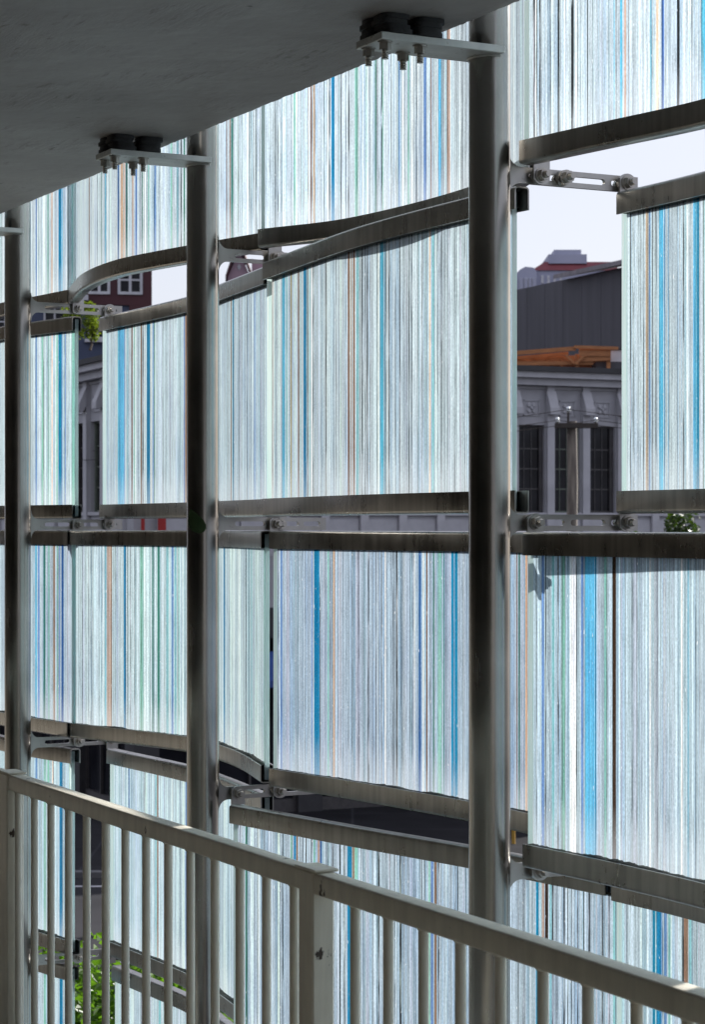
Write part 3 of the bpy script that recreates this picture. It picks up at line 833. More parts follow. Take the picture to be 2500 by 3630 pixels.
def continue_screen():
    """the screen runs on past the right edge of the view, alongside the camera"""
    p3 = Vector(POLES[3])
    T2, N2 = Vector(TV), Vector(NV)
    for k in range(4, 8):
        POLES[k] = tuple(p3 - T2 * 2.0 * (k - 3))
    offs = {'A': (0.15, 0.30, 0.05), 'B': (0.36, 0.12, -0.06), 'C': (0.08, 0.32, 0.08), 'D': (0.34, 0.10, -0.05), 'E': (0.2, 0.2, 0.06)}
    for row in 'ABCD':
        made = None
        for k in (4, 5, 6):
            a, b, c = offs[row]
            if made is None:
                s_, e_ = Vector((0, 0)) + N2 * a - T2 * 0.05, -T2 * 2.0 + N2 * b + T2 * 0.05
                pts = [s_, s_.lerp(e_, 0.5) + N2 * c, e_]
                path = Path([tuple(p) for p in pts])
                random.seed(row)
                base, dark = ROWBASE[row]
                base = tuple(p * q for p, q in zip(base, GLASS_CAST))
                strips = [(random.uniform(0.05, path.L - 0.1), random.uniform(0.01, 0.05), random.choice('cdbgtor')) for _ in range(14)]
                cells = strip_layout(path, strips, base, dark)
                H = ROWZ[row][1] - ROWZ[row][0] - 0.05
                made = (sheet_mesh('pane', path, cells, lambda u: -0.009, 0.012, H - 0.012, (0.0, path.L)), channel(path, 0.0, True), channel(path, H, False))
                rails = None
            root = thing('glass_panel', 'striped glass panel, %s, in the %s bay beyond the right edge of the picture' % (ROWWORD[row], {4: 'first', 5: 'second', 6: 'third'}[k]), 'glass panel',
                         (POLES[k][0], POLES[k][1], EYE + ROWZ[row][0] + 0.025), group='striped glass panels of the screen')
            link_mesh('pane', None, None, root, me=made[0])
            if rails is None:
                r1 = link_mesh('bottom_rail', made[1], M['rail_steel'], root)
                r2 = link_mesh('top_rail', made[2], M['rail_steel'], root)
                rails = (r1.data, r2.data)
            else:
                link_mesh('bottom_rail', None, None, root, me=rails[0])
                link_mesh('top_rail', None, None, root, me=rails[1])


continue_screen()

# ------------------------------------------------------------------ poles
random.seed(5)
POLE_R = 0.0572


def build_pole_meshes():
    d = {}
    top = EYE + 1.9
    mb = MB().cyl((0, 0, 0), (0, 0, top - GROUND), POLE_R, n=48)
    d['shaft'] = mb
    zp = EYE + 1.300 - GROUND
    d['mounting_plate'] = MB().bbox(-0.38, -0.003, -0.085, 0.062, zp - 0.020, zp, 0.0015)
    ring = MB()
    pts = [(0.0585 * cos(a), 0.0585 * sin(a), zp - 0.0215 + random.uniform(-0.001, 0.001)) for a in
           [pi / 2 + pi * i / 24 for i in range(25)]]
    ring.tube(pts, [0.0036 + random.uniform(-0.001, 0.001) for _ in pts], 6)
    d['weld_bead'] = ring
    pads = []
    for (px, py, r) in ((-0.340, 0.030, 0.034), (-0.325, -0.040, 0.042), (-0.225, -0.040, 0.044)):
        pb = MB()
        z = zp + 0.0008
        for k in range(4):
            ox, oy = random.uniform(-0.006, 0.006), random.uniform(-0.005, 0.005)
            n = 28
            hgt = 0.0133
            poly = []
            for i in range(n):
                a = 2 * pi * i / n
                e = 0.55
                poly.append((px + ox + r * math.copysign(abs(cos(a)) ** e, cos(a)),
                             py + oy + r * math.copysign(abs(sin(a)) ** e, sin(a))))
            vs = [(x, y, z) for x, y in poly] + [(x, y, z + hgt - 0.0006) for x, y in poly]
            fs = [tuple(range(n - 1, -1, -1)), tuple(range(n, 2 * n))] + [(i, (i + 1) % n, n + (i + 1) % n, n + i) for i in range(n)]
            pb.add(vs, fs)
            z += hgt
        pads.append(pb)
    bolts = []
    for (bx, by) in ((-0.355, -0.058), (-0.25, -0.058), (-0.355, 0.036), (-0.25, 0.036)):
        b = MB()
        z0 = zp - 0.020
        b.cyl((bx, by, z0 - 0.004), (bx, by, z0 + 0.002), 0.020, n=20)
        b.cyl((bx, by, z0 - 0.022), (bx, by, z0 - 0.004), 0.0155, n=6)
        z = z0 - 0.022
        for k in range(7):
            b.cyl((bx, by, z - 0.0034), (bx, by, z), 0.0075 if k % 2 else 0.0095, 0.0095 if k % 2 else 0.0075, n=12)
            z -= 0.0034
        bolts.append(b)
    return d, pads, bolts


_d, _pads, _bolts = build_pole_meshes()
POLE_LABEL = {0: 'round steel pole just outside the left edge of the screen', 1: 'thinnest looking round steel pole at the far left edge',
              2: 'round steel pole in the middle with a leaf stuck on it', 3: 'nearest and thickest looking round steel pole on the right'}
POLE_ROOT = {}
_first = {}
for k in (1, 2, 3):
    root = thing('steel_pole', POLE_LABEL[k], 'pole', (POLES[k][0], POLES[k][1], GROUND), ROT_N, 'steel poles carrying the glass screen')
    POLE_ROOT[k] = root

    def put(tagname, name, mb, mat, parent):
        if tagname not in _first:
            o = link_mesh(name, mb, mat, parent)
            _first[tagname] = o.data
        else:
            o = link_mesh(name, None, None, parent, me=_first[tagname])
        return o
    put('shaft', 'shaft', _d['shaft'], M['pole_steel'], root)
    pl = put('plate', 'mounting_plate', _d['mounting_plate'], M['plate_steel'], root)
    put('weld', 'weld_bead', _d['weld_bead'], M['plate_steel'], pl)
    for i, b in enumerate(_bolts):
        put('pb%d' % i, 'bolt', b, M['bolt_steel'], pl)
    for i, b in enumerate(_pads):
        put('pad%d' % i, 'rubber_pad', b, M['rubber'], root)


# ------------------------------------------------------------------ slotted arms
def slotted_bar():
    y0, y1 = -0.006, 0.006
    mb = MB()
    h = 0.0225
    # flared foot welded to the pole
    poly = [(0.0535, -0.060), (0.060, -0.060)]
    for k in range(9):
        a = pi - (pi / 2) * k / 8
        poly.append((0.060 + 0.036 + 0.036 * cos(a), -0.0585 + 0.036 * sin(a)))
    poly.append((0.112, -h))
    poly.append((0.112, h))
    for k in range(9):
        a = -pi / 2 - (pi / 2) * k / 8
        poly.append((0.060 + 0.036 + 0.036 * cos(a), 0.0585 + 0.036 * sin(a)))
    poly += [(0.060, 0.060), (0.0535, 0.060)]
    mb.prism(poly, y0, y1)
    # cells with stadium slots
    cells = [(0.112, 0.250, 0.122, 0.240), (0.250, 0.385, 0.260, 0.375), (0.385, 0.480, 0.395, 0.462)]
    sr = 0.0085
    for (a0, a1, s0, s1) in cells:
        cx = (s0 + s1) / 2
        angs = [2 * pi * i / 32 for i in range(32)] + [atan2(sz * h, sx - cx) for sx in (a0, a1) for sz in (-1, 1)]
        half0 = (s1 - s0) / 2 - sr
        for d_ in range(-75, 76, 25):
            for sg in (1, -1):
                angs.append(atan2(sr * sin(radians(d_)), sg * (half0 + sr * cos(radians(d_)))))
        angs = sorted({round(a % (2 * pi), 6) for a in angs})
        inner, outer = [], []
        for a in angs:
            dx, dz = cos(a), sin(a)
            t = min((a1 - cx) / dx if dx > 1e-9 else 1e9, (a0 - cx) / dx if dx < -1e-9 else 1e9, h / abs(dz) if abs(dz) > 1e-9 else 1e9)
            outer.append((cx + dx * t, dz * t))
            half = (s1 - s0) / 2 - sr
            ti = sr / abs(dz) if abs(dz) > 1e-9 else 1e9
            if abs(dx * ti) > half:
                b = half * abs(dx)
                ti = b + math.sqrt(max(0, b * b - half * half + sr * sr))
            inner.append((cx + dx * ti, dz * ti))
        n = len(angs)
        vs = [(x, y0, z) for x, z in inner] + [(x, y0, z) for x, z in outer] + [(x, y1, z) for x, z in inner] + [(x, y1, z) for x, z in outer]
        fs = []
        for i in range(n):
            j = (i + 1) % n
            fs += [(i, n + i, n + j, j), (2 * n + i, 2 * n + j, 3 * n + j, 3 * n + i), (i, j, 2 * n + j, 2 * n + i)]
            if abs(abs(outer[i][1]) - h) < 1e-6 and abs(abs(outer[j][1]) - h) < 1e-6 or (outer[i][0] == outer[j][0] and a1 > 0.47 and abs(outer[i][0] - a1) < 1e-6):
                fs.append((n + i, 3 * n + i, 3 * n + j, n + j))
        mb.add(vs, fs)
    mb.box(0.480, 0.486, y0, y1, -h, h)
    return mb


ARM_ME = {}


def arm_part(name, mbf, mat, parent, loc=(0, 0, 0)):
    if name not in ARM_ME:
        o = link_mesh(name, mbf(), mat, parent, loc)
        ARM_ME[name] = o.data
    else:
        o = link_mesh(name, None, None, parent, loc, me=ARM_ME[name])
    return o


def bolt_mb():
    b = MB().cyl((0, 0.022, 0), (0, -0.056, 0), 0.0105, n=16)
    b.cyl((0, -0.056, 0), (0, -0.066, 0), 0.0105, 0.0085, n=16)
    b.cyl((0, 0.0075, 0), (0, 0.020, 0), 0.018, n=6)
    b.cyl((0, -0.0305, 0), (0, -0.0335, 0), 0.021, n=24)
    return b


def nut_mb():
    return MB().cyl((0, -0.034, 0), (0, -0.050, 0), 0.0175, 0.0165, n=6, rot=0.3)


def spacer_mb():
    return MB().cyl((0, -0.0065, 0), (0, -0.0225, 0), 0.0215, n=28)


def tab_mb():
    poly = [(-0.026, 0.040), (-0.026, -0.012)]
    for k in range(1, 8):
        a = pi + pi * k / 8
        poly.append((0.026 * cos(a), -0.006 + 0.020 * sin(a)))
    poly += [(0.026, -0.012), (0.026, 0.040)]
    return MB().prism(poly, -0.0300, -0.0230)


def tab_down_mb():
    t = tab_mb()
    t.v = [(x, y, -z) for x, y, z in t.v]
    t.f = [f[::-1] for f in t.f]
    return t


ARMS = {(1, 1): [(0.27, 1), (0.42, -1)], (2, 1): [(0.27, 1), (0.285, -1)], (3, 1): [(0.15, 1), (0.23, 0), (0.435, -1)],
        (1, 2): [(0.27, -1), (0.42, 1)], (2, 2): [(0.275, -1), (0.29, 1)], (3, 2): [(0.13, -1), (0.435, 1)],
        (1, 3): [(0.275, 1), (0.43, -1)], (2, 3): [(0.125, -1), (0.29, 1)], (3, 3): [(0.145, 1), (0.40, -1)],
        (1, 4): [(0.27, 1), (0.42, -1)], (2, 4): [(0.27, 1)]}
JW = {1: 'between the top and second glass rows', 2: 'at eye level between second and third glass rows',
      3: 'between the third and fourth glass rows', 4: 'low behind the guardrail bars'}
PW = {1: 'left pole', 2: 'middle pole', 3: 'right pole'}
for (p, j), bl in ARMS.items():
    if (p, j) == (2, 4):
        continue
    root = thing('bracket_arm', 'slotted steel arm on the %s, %s' % (PW[p], JW[j]), 'bracket',
                 (POLES[p][0], POLES[p][1], EYE + HJ[j]), ROT_N, 'slotted arms holding the glass panels')
    arm_part('slotted_bar', slotted_bar, M['arm_steel'], root)
    for (n, up) in bl:
        b = arm_part('bolt', bolt_mb, M['bolt_steel'], root, (n, 0, 0))
        arm_part('nut', nut_mb, M['bolt_steel'], b)
        arm_part('spacer', spacer_mb, M['arm_steel'], b)
        if up:
            if up > 0:
                arm_part('tab', tab_mb, M['arm_steel'], root, (n, 0, 0))
            else:
                o = arm_part('tab_down', tab_down_mb, M['arm_steel'], root, (n, 0, 0))
                o.name = 'tab'


# ------------------------------------------------------------------ leaf stuck on the middle pole
def build_leaf():
    px, py = POLES[2]
    mb = MB()
    n, m_ = 14, 8
    for i in range(n + 1):
        t = i / n
        z = -0.042 + 0.084 * t
        half = 0.033 * (max(0.0, sin(pi * (0.02 + 0.97 * t ** 0.75))) ** 0.8) * (1 + 0.06 * sin(i * 2.7))
        for k in range(m_ + 1):
            s = -1 + 2 * k / m_
            ang = radians(247) + (s * half - 0.030 * (t - 0.5)) / POLE_R
            lift = 0.0012 + 0.004 * abs(s) ** 3 * (0.4 + 0.6 * sin(i * 1.1) ** 2) + (0.0010 if k == m_ // 2 else 0)
            r = POLE_R + lift
            mb.v.append((px + r * cos(ang), py + r * sin(ang), z))
    for i in range(n):
        for k in range(m_):
            a = i * (m_ + 1) + k
            mb.f.append((a, a + 1, a + m_ + 2, a + m_ + 1))
            mb.m.append(0)
    mb.v = [(x - px, y - py, z) for x, y, z in mb.v]
    o = link_mesh('leaf', mb, M['leaf'], loc=(px, py, EYE + 0.022))
    tag(o, 'dark green leaf stuck flat on the middle pole at eye level', 'leaf')


build_leaf()


# ------------------------------------------------------------------ guardrail
def build_guard():
    random.seed(3)
    Z0 = 4.0
    root = thing('guardrail', 'cream painted metal guardrail with round bars, scuffed and rust spotted', 'guardrail',
                 (2.2167 - 0.51694 * Z0, Z0, 0.0), ROT_T)
    q = lambda depth: (Z0 - depth) / 0.8883
    qa, qb = q(9.6), q(1.2)
    rail = MB()
    w = 0.022
    prof = []
    r = 0.005
    for (cy, cz, a0) in ((w - r, 1.07 - r, 0), (-w + r, 1.07 - r, 90), (-w + r, 1.026 + r, 180), (w - r, 1.026 + r, 270)):
        for k in range(4):
            a = radians(a0 + 30 * k)
            prof.append((cy + r * cos(a), cz + r * sin(a)))
    n = len(prof)
    xs = [qa + (qb - qa) * i / 60 for i in range(61)]
    for x in xs:
        for (y, z) in prof:
            rail.v.append((x, y, z + 0.0006 * sin(x * 5)))
    for i in range(60):
        for k in range(n):
            rail.f.append((i * n + k, (i + 1) * n + k, (i + 1) * n + (k + 1) % n, i * n + (k + 1) % n))
            rail.m.append(0)
    link_mesh('handrail', rail, M['guard'], root)
    link_mesh('bottom_bar', MB().bbox(qa, qb, -0.016, 0.016, 0.085, 0.115, 0.003), M['guard'], root)
    posts = [q(10862e-6 * v) for v in (728, 568, 408, 248)]
    pm = MB().bbox(-0.033, 0.033, -0.0255, 0.0255, -0.002, 1.0715, 0.004)
    first = None
    for x in posts:
        o = link_mesh('post', pm, M['guard'], root, (x, 0, 0), me=first)
        first = o.data
        o2 = link_mesh('cap', MB().bbox(-0.050, 0.047, -0.0275, 0.030, 1.0705, 1.0765, 0.0028), M['guard'], o)
    bm = MB().cyl((0, 0, 0.110), (0, 0, 1.0275), 0.0102, n=20)
    bm.cyl((0, 0, 1.0205), (0, 0, 1.0262), 0.0108, 0.0150, n=20, cap=False)     # weld at the rail
    first = None
    for i in range(-9, 37):
        x = q(10862e-6 * (574.5 - 11.29 * i))
        if x < qa + 0.05 or x > qb - 0.05 or min(abs(x - p) for p in posts) < 0.05:
            continue
        o = link_mesh('baluster', bm, M['guard'], root, (x + random.uniform(-0.002, 0.002), 0, 0), me=first)
        o.rotation_euler = (0, 0, random.uniform(0, 6))
        first = o.data


build_guard()

# ------------------------------------------------------------------ street, square and buildings beyond the screen
M['asphalt'] = surf('asphalt', (0.022, 0.022, 0.026), (0.04, 0.04, 0.045), 0.6, rough=(0.75, 0.9), bump=0.1, spec=0.12)
M['paint_white'] = surf('paint_white', (0.42, 0.42, 0.46), (0.58, 0.58, 0.62), 3.0, rough=(0.6, 0.8))
M['bldg_white'] = surf('bldg_white', (0.34, 0.34, 0.37), (0.43, 0.43, 0.465), 1.2, rough=(0.6, 0.8))
M['bldg_trim'] = surf('bldg_trim', (0.40, 0.40, 0.435), (0.50, 0.50, 0.535), 2.0, rough=(0.6, 0.8))
M['roof_dark'] = surf('roof_dark', (0.03, 0.03, 0.035), (0.06, 0.06, 0.065), 1.0, rough=(0.7, 0.9))
M['sash'] = surf('sash', (0.045, 0.042, 0.045), (0.075, 0.07, 0.072), 6.0, rough=(0.4, 0.6))
M['sash_green'] = surf('sash_green', (0.08, 0.10, 0.08), (0.13, 0.15, 0.125), 6.0, rough=(0.4, 0.6))
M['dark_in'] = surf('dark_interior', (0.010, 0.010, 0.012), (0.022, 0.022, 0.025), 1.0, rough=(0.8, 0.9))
M['shed'] = surf('shed_cladding', (0.05, 0.05, 0.062), (0.085, 0.085, 0.10), 0.35, (6, 6, 0.5), rough=(0.6, 0.8))
M['shed_roof'] = surf('shed_roof', (0.14, 0.13, 0.15), (0.24, 0.22, 0.24), 0.5, (1, 9, 1), rough=(0.5, 0.7))
M['timber'] = surf('timber', (0.30, 0.12, 0.045), (0.46, 0.19, 0.075), 3.0, (1, 1, 6), rough=(0.6, 0.8))
M['maroon'] = surf('maroon_wall', (0.05, 0.012, 0.018), (0.07, 0.018, 0.026), 1.0, rough=(0.6, 0.8))
M['blue_wall'] = surf('blue_wall', (0.05, 0.065, 0.12), (0.07, 0.088, 0.155), 1.0, rough=(0.6, 0.8))
M['lavender'] = surf('lavender_wall', (0.30, 0.31, 0.42), (0.38, 0.39, 0.50), 0.3, rough=(0.6, 0.8))
M['red_roof'] = surf('red_roof', (0.15, 0.03, 0.045), (0.21, 0.05, 0.06), 0.5, rough=(0.6, 0.8))
M['pink_roof'] = surf('pink_roof', (0.36, 0.24, 0.30), (0.46, 0.32, 0.38), 0.5, rough=(0.6, 0.8))
M['wood_pole'] = surf('wood_pole', (0.09, 0.075, 0.065), (0.27, 0.235, 0.20), 2.5, (5, 5, 0.6), rough=(0.7, 0.9))
M['dark_wood'] = surf('dark_wood', (0.03, 0.025, 0.02), (0.06, 0.05, 0.045), 4.0, rough=(0.7, 0.9))
M['red_cloth'] = surf('red_cloth', (0.30, 0.015, 0.015), (0.40, 0.03, 0.025), 2.0, rough=(0.6, 0.8))
M['yellow_paint'] = surf('yellow_paint', (0.38, 0.22, 0.03), (0.50, 0.30, 0.045), 4.0, rough=(0.5, 0.7))
M['blue_awning'] = surf('blue_awning', (0.015, 0.05, 0.20), (0.03, 0.08, 0.30), 2.0, rough=(0.6, 0.8))
M['metal_grey'] = surf('metal_grey', (0.45, 0.45, 0.48), (0.62, 0.62, 0.66), 2.0, rough=(0.5, 0.7))


def mat_pane():
    m, nt = new_mat('window_glass')
    f = noise(nt, coords(nt), 0.8, 2)
    p = nd(nt, 'BsdfPrincipled', Base_Color=ramp(nt, f, [(0.35, (0.006, 0.006, 0.009)), (0.65, (0.02, 0.021, 0.027))]), Roughness=0.08)
    p.inputs['Specular IOR Level'].default_value = 0.15
    return finish(m, nt, p.outputs[0])


def mat_insulator():
    m, nt = new_mat('insulator_glass')
    f = noise(nt, coords(nt), 20, 2)
    p = nd(nt, 'BsdfPrincipled', Base_Color=ramp(nt, f, [(0.3, (0.60, 0.64, 0.66)), (0.7, (0.75, 0.78, 0.80))]), Roughness=0.27, Metallic=0.9)
    return finish(m, nt, p.outputs[0])


def mat_foliage(name, ca, cb, trans=0.5):
    m, nt = new_mat(name)
    f = noise(nt, coords(nt), 3.0, 3)
    rnd = nd(nt, 'NewGeometry').outputs['Random Per Island']
    col = mixc(nt, math_n(nt, 'ADD', math_n(nt, 'MULTIPLY', f, 0.5), math_n(nt, 'MULTIPLY', rnd, 0.5)), ca, cb)
    d = nd(nt, 'BsdfPrincipled', Base_Color=col, Roughness=0.42)
    tcol = mixc(nt, 1.0, col, (1.5, 1.6, 0.5), 'MULTIPLY')
    t = nd(nt, 'BsdfTranslucent', Color=tcol)
    x = nd(nt, 'MixShader', _0=trans, _1=d.outputs[0], _2=t.outputs[0])
    return finish(m, nt, x.outputs[0])


M['kerb'] = surf('kerb_concrete', (0.09, 0.09, 0.10), (0.13, 0.13, 0.14), 2.0, rough=(0.7, 0.9))
M['pane'] = mat_pane()
M['insulator'] = mat_insulator()
M['foliage'] = mat_foliage('foliage', (0.045, 0.10, 0.015), (0.11, 0.22, 0.03))
M['foliage_dark'] = mat_foliage('foliage_dark', (0.02, 0.04, 0.01), (0.05, 0.085, 0.02), 0.3)
M['foliage_yellow'] = mat_foliage('foliage_yellow', (0.09, 0.13, 0.015), (0.18, 0.23, 0.03))
M['bark'] = surf('bark', (0.06, 0.045, 0.035), (0.12, 0.095, 0.075), 8.0, (4, 4, 0.7), rough=(0.8, 0.95), bump=0.5)


def flat(name, x0, x1, y0, y1, z, mat):
    mb = MB().add([(x0, y0, z), (x1, y0, z), (x1, y1, z), (x0, y1, z)], [(0, 1, 2, 3)])
    return tag(link_mesh(name, mb, mat, smooth=0), kind='structure')


flat('ground', -1500, 1500, -300, 2700, GROUND, M['asphalt'])


def mat_paving():
    m, nt = new_mat('paving')
    f = noise(nt, coords(nt), 0.7, 5)
    col = ramp(nt, f, [(0.3, (0.016, 0.016, 0.019)), (0.7, (0.028, 0.028, 0.032))])
    br = nd(nt, 'TexBrick', {'offset': 0.0}, Vector=coords(nt), Color1=(1, 1, 1, 1), Color2=(0.92, 0.92, 0.92, 1),
            Mortar=(1.9, 1.9, 1.9, 1), Scale=1.0)
    br.inputs['Mortar Size'].default_value = 0.035
    br.inputs['Brick Width'].default_value = 3.0
    br.inputs['Row Height'].default_value = 3.0
    col = mixc(nt, 1.0, col, br.outputs['Color'], 'MULTIPLY')
    p = nd(nt, 'BsdfPrincipled', Base_Color=col, Roughness=0.8)
    p.inputs['Specular IOR Level'].default_value = 0.1
    return finish(m, nt, p.outputs[0])


sq = flat('pavement', -30, 40, 47.5, 75, GROUND + 0.12, mat_paving())
kerb = tag(link_mesh('kerb', MB().box(-30, 40, 47.2, 47.5, GROUND, GROUND + 0.124), M['kerb'], smooth=0), kind='structure')
flat('lane_marking', -30, 40, 46.0, 46.16, GROUND + 0.006, M['paint_white'])
flat('lane_marking', -30, 40, 38.0, 38.12, GROUND + 0.006, M['paint_white'])


def build_white_building():
    cx, cy = -5.6, 55.25
    root = thing('white_building', 'long pale grey old building with pilasters, corbels and dark mullioned windows', 'building', (cx, cy, GROUND))
    G = -GROUND
    z_eye = EYE + G                                   # eye height above the street
    z_sill, z_head = z_eye + 0.42, z_eye + 2.86       # upper windows
    z_eave = z_eye + 4.20
    walls = [(radians(25), 27.0, 1.150, 12.24 - 1.150 * 10, 23, True), (atan2(0.91, -0.414), 17.0, 1.50, 0.75, 10, False)]
    cache = {}

    def part(name, mb, mat, rz, parent=None, key=None, loc=(0, 0, 0), smooth=0):
        if key is not None and key in cache:
            o = link_mesh(name, None, None, parent or root, loc, rz, me=cache[key])
        else:
            o = link_mesh(name, mb, mat, parent or root, loc, rz, smooth)
            if key is not None:
                cache[key] = o.data
        return o
    for wi, (ang, L, bay, s0, nb, frontal) in enumerate(walls):
        # local x along the wall from the corner; OUT = direction towards the viewer
        out = -1 if frontal else 1
        Y = lambda a, b: (min(out * a, out * b), max(out * a, out * b))
        ww = bay * 0.76                                # window width
        # wall of bands and piers round the openings
        mb = MB()
        mb.box(0, L, *Y(-0.35, 0.0), z_head, z_eave - 0.25)
        mb.box(0, L, *Y(-0.35, 0.0), z_eye - 2.1, z_sill)
        part('sign_band', MB().box(0, L, *Y(-0.34, 0.02), z_eye - 2.9, z_eye - 2.103), M['roof_dark'], ang)
        xs = [s0 + bay * (i + 0.5) for i in range(nb)]
        edges = [0.0]
        for x in xs:
            edges += [x - ww / 2, x + ww / 2]
        edges.append(L)
        for a, b in zip(edges[0::2], edges[1::2]):
            if b > a:
                mb.box(a, b, *Y(-0.35, 0.0), z_sill, z_head)
        part('wall', mb, M['bldg_white'], ang)
        # dark street level piers
        px = 0.0
        while px < L:
            part('street_pier', MB().box(px, min(px + 0.7, L), *Y(-0.35, 0.0), 0.12, z_eye - 2.9), M['roof_dark'], ang)
            px += 4.6
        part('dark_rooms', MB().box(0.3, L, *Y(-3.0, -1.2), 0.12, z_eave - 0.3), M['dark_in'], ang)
        # eaves
        mb = MB()
        mb.box(-0.25, L, *Y(-0.3, 0.30), z_eave - 0.25, z_eave - 0.05)
        mb.box(-0.35, L, *Y(-0.3, 0.48), z_eave - 0.05, z_eave + 0.12)
        part('cornice', mb, M['bldg_trim'], ang)
        part('roof_edge', MB().box(-0.45, L, *Y(-3.0, 0.58), z_eave + 0.12, z_eave + 0.26), M['roof_dark'], ang)
        # pilasters with corbels, frieze moulding and ornament
        for i in range(nb + 1):
            x = s0 + bay * i
            if x < 0.1 or x > L - 0.1:
                continue
            w = bay * 0.10
            mb = MB().box(-w, w, *Y(0.002, 0.13), z_eye - 2.6, z_eave - 0.25)
            p = part('pilaster', mb, M['bldg_trim'], ang, key=('pil', wi), loc=(x * cos(ang), x * sin(ang), 0))
            zc = z_eye + 3.05
            yo = [out * q for q in (0.131, 0.13, 0.20, 0.34, 0.34)]
            cz = [zc + 0.75, zc + 0.25, zc + 0.10, zc + 0.10, zc + 0.28]
            vs = [(-w * 1.25, y, z) for y, z in zip(yo, cz)] + [(w * 1.25, y, z) for y, z in zip(yo, cz)]
            fs = [(0, 1, 2, 3, 4), (9, 8, 7, 6, 5)] + [(k, 5 + k, 5 + (k + 1) % 5, (k + 1) % 5) for k in range(5)]
            part('corbel', MB().add(vs, fs), M['bldg_trim'], 0, p, ('corb', wi))
        for i, x in enumerate(xs):
            if x < 0.3 or x > L - 0.3:
                continue
            o = (x * cos(ang), x * sin(ang), 0)
            part('frieze_moulding', MB().box(-bay * 0.40, bay * 0.40, *Y(0.001, 0.06), z_eye + 3.86, z_eye + 3.93), M['bldg_trim'], ang, key=('fr', wi), loc=o)
            mb = MB()
            a, b = bay * 0.22, 0.22
            zc = z_eye + 3.33
            for (x0, x1, z0, z1) in ((-a, a, zc + b - 0.025, zc + b), (-a, a, zc - b, zc - b + 0.025), (-a, -a + 0.025, zc - b, zc + b), (a - 0.025, a, zc - b, zc + b)):
                mb.box(x0, x1, *Y(0.001, 0.035), z0, z1)
            for k in range(4):
                t = pi / 4 + k * pi / 2
                mb.cyl((0.11 * cos(t), out * 0.0, zc + 0.11 * sin(t)), (0.11 * cos(t), out * 0.05, zc + 0.11 * sin(t)), 0.075, 0.045, n=10)
            mb.cyl((0, 0, zc), (0, out * 0.07, zc), 0.06, 0.035, n=10)
            part('ornament', mb, M['bldg_trim'], ang, key=('orn', wi), loc=o)
            # window: frame, mullions, panes
            mb = MB()
            h0, h1 = z_sill, z_head
            f = 0.05
            mb.box(-ww / 2, -ww / 2 + f, *Y(-0.22, -0.12), h0, h1)
            mb.box(ww / 2 - f * 2.4, ww / 2, *Y(-0.22, -0.10), h0, h1)
            mb.box(-ww / 2 + f, ww / 2 - 2.4 * f, *Y(-0.22, -0.12), h0, h0 + f)
            mb.box(-ww / 2 + f, ww / 2 - 2.4 * f, *Y(-0.22, -0.12), h1 - f, h1)
            xa, xb = -ww / 2 + f, ww / 2 - 2.4 * f
            rows = [h0 + f, h0 + 0.66, h0 + 1.22, h0 + 1.78, h1 - f]
            cols = [xa + (xb - xa) * k / 3 for k in range(4)]
            for z in rows[1:-1]:
                mb.box(xa, xb, *Y(-0.20, -0.135), z - 0.018, z + 0.018)
            for xx in cols[1:-1]:
                for za, zb_ in zip(rows, rows[1:]):
                    mb.box(xx - 0.012, xx + 0.012, *Y(-0.195, -0.14), za + (0.018 if za > rows[0] else 0), zb_ - (0.018 if zb_ < rows[-1] else 0))
            wnd = part('window', mb, M['sash_green'] if i % 3 == 1 else M['sash'], ang, key=('win', wi, i % 3 == 1), loc=o)
            for za, zb_ in zip(rows, rows[1:]):
                for xx, xy in zip(cols, cols[1:]):
                    part('pane', MB().box(xx + 0.004, xy - 0.004, *Y(-0.172, -0.162), za + 0.004, zb_ - 0.004), M['pane'], 0, wnd,
                         ('pane', wi, round(za, 2), round(xx, 2)))
            part('sill', MB().box(-ww / 2 - 0.03, ww / 2 + 0.03, *Y(-0.1, 0.09), z_sill - 0.09, z_sill - 0.003), M['bldg_trim'], 0, wnd, ('sill', wi))
            part('wall_panel', MB().box(-ww / 2, ww / 2, *Y(0.001, 0.03), z_eye - 0.75, z_eye + 0.22), M['bldg_trim'], ang, key=('wp', wi), loc=o)
        # shop fronts at street level
        px = 0.7
        k = 0
        while px + 3.9 < L:
            mb = MB()
            a, b, t0, t1 = px, px + 3.9, 0.12, z_eye - 2.9
            mb.box(a, b, *Y(-0.30, -0.16), t0, t0 + 0.35)
            mb.box(a, b, *Y(-0.30, -0.16), t1 - 0.9, t1 - 0.8)
            for q in (0.0, 1.28, 2.56, 3.84):
                mb.box(a + q, a + q + 0.06, *Y(-0.29, -0.17), t0 + 0.35, t1 - 0.9)
            fr = part('shopfront', mb, M['sash'], ang)
            part('pane', MB().box(a, b, *Y(-0.262, -0.25), t0 + 0.36, t1 - 0.91), M['pane'], 0, fr)
            mb = MB()
            ya, yb = out * 0.01, out * 0.9
            za, zb_ = t1 - 0.35, t1 - 1.05
            vs = []
            for xx in (a + 0.05, b - 0.05):
                vs += [(xx, ya, za), (xx, yb, zb_), (xx, yb, zb_ - 0.18), (xx, ya, za - 0.06)]
            mb.add(vs, [(0, 1, 5, 4), (1, 2, 6, 5), (2, 3, 7, 6), (0, 3, 2, 1), (4, 5, 6, 7), (3, 0, 4, 7)])
            part('awning', mb, M['blue_awning'] if k % 2 == 0 else M['roof_dark'], ang)
            px += 4.6
            k += 1
    return root


build_white_building()


def boxpart(name, parent, mat, x0, x1, y0, y1, z0, z1):
    return link_mesh(name, MB().box(x0, x1, y0, y1, z0, z1), mat, parent, smooth=0)


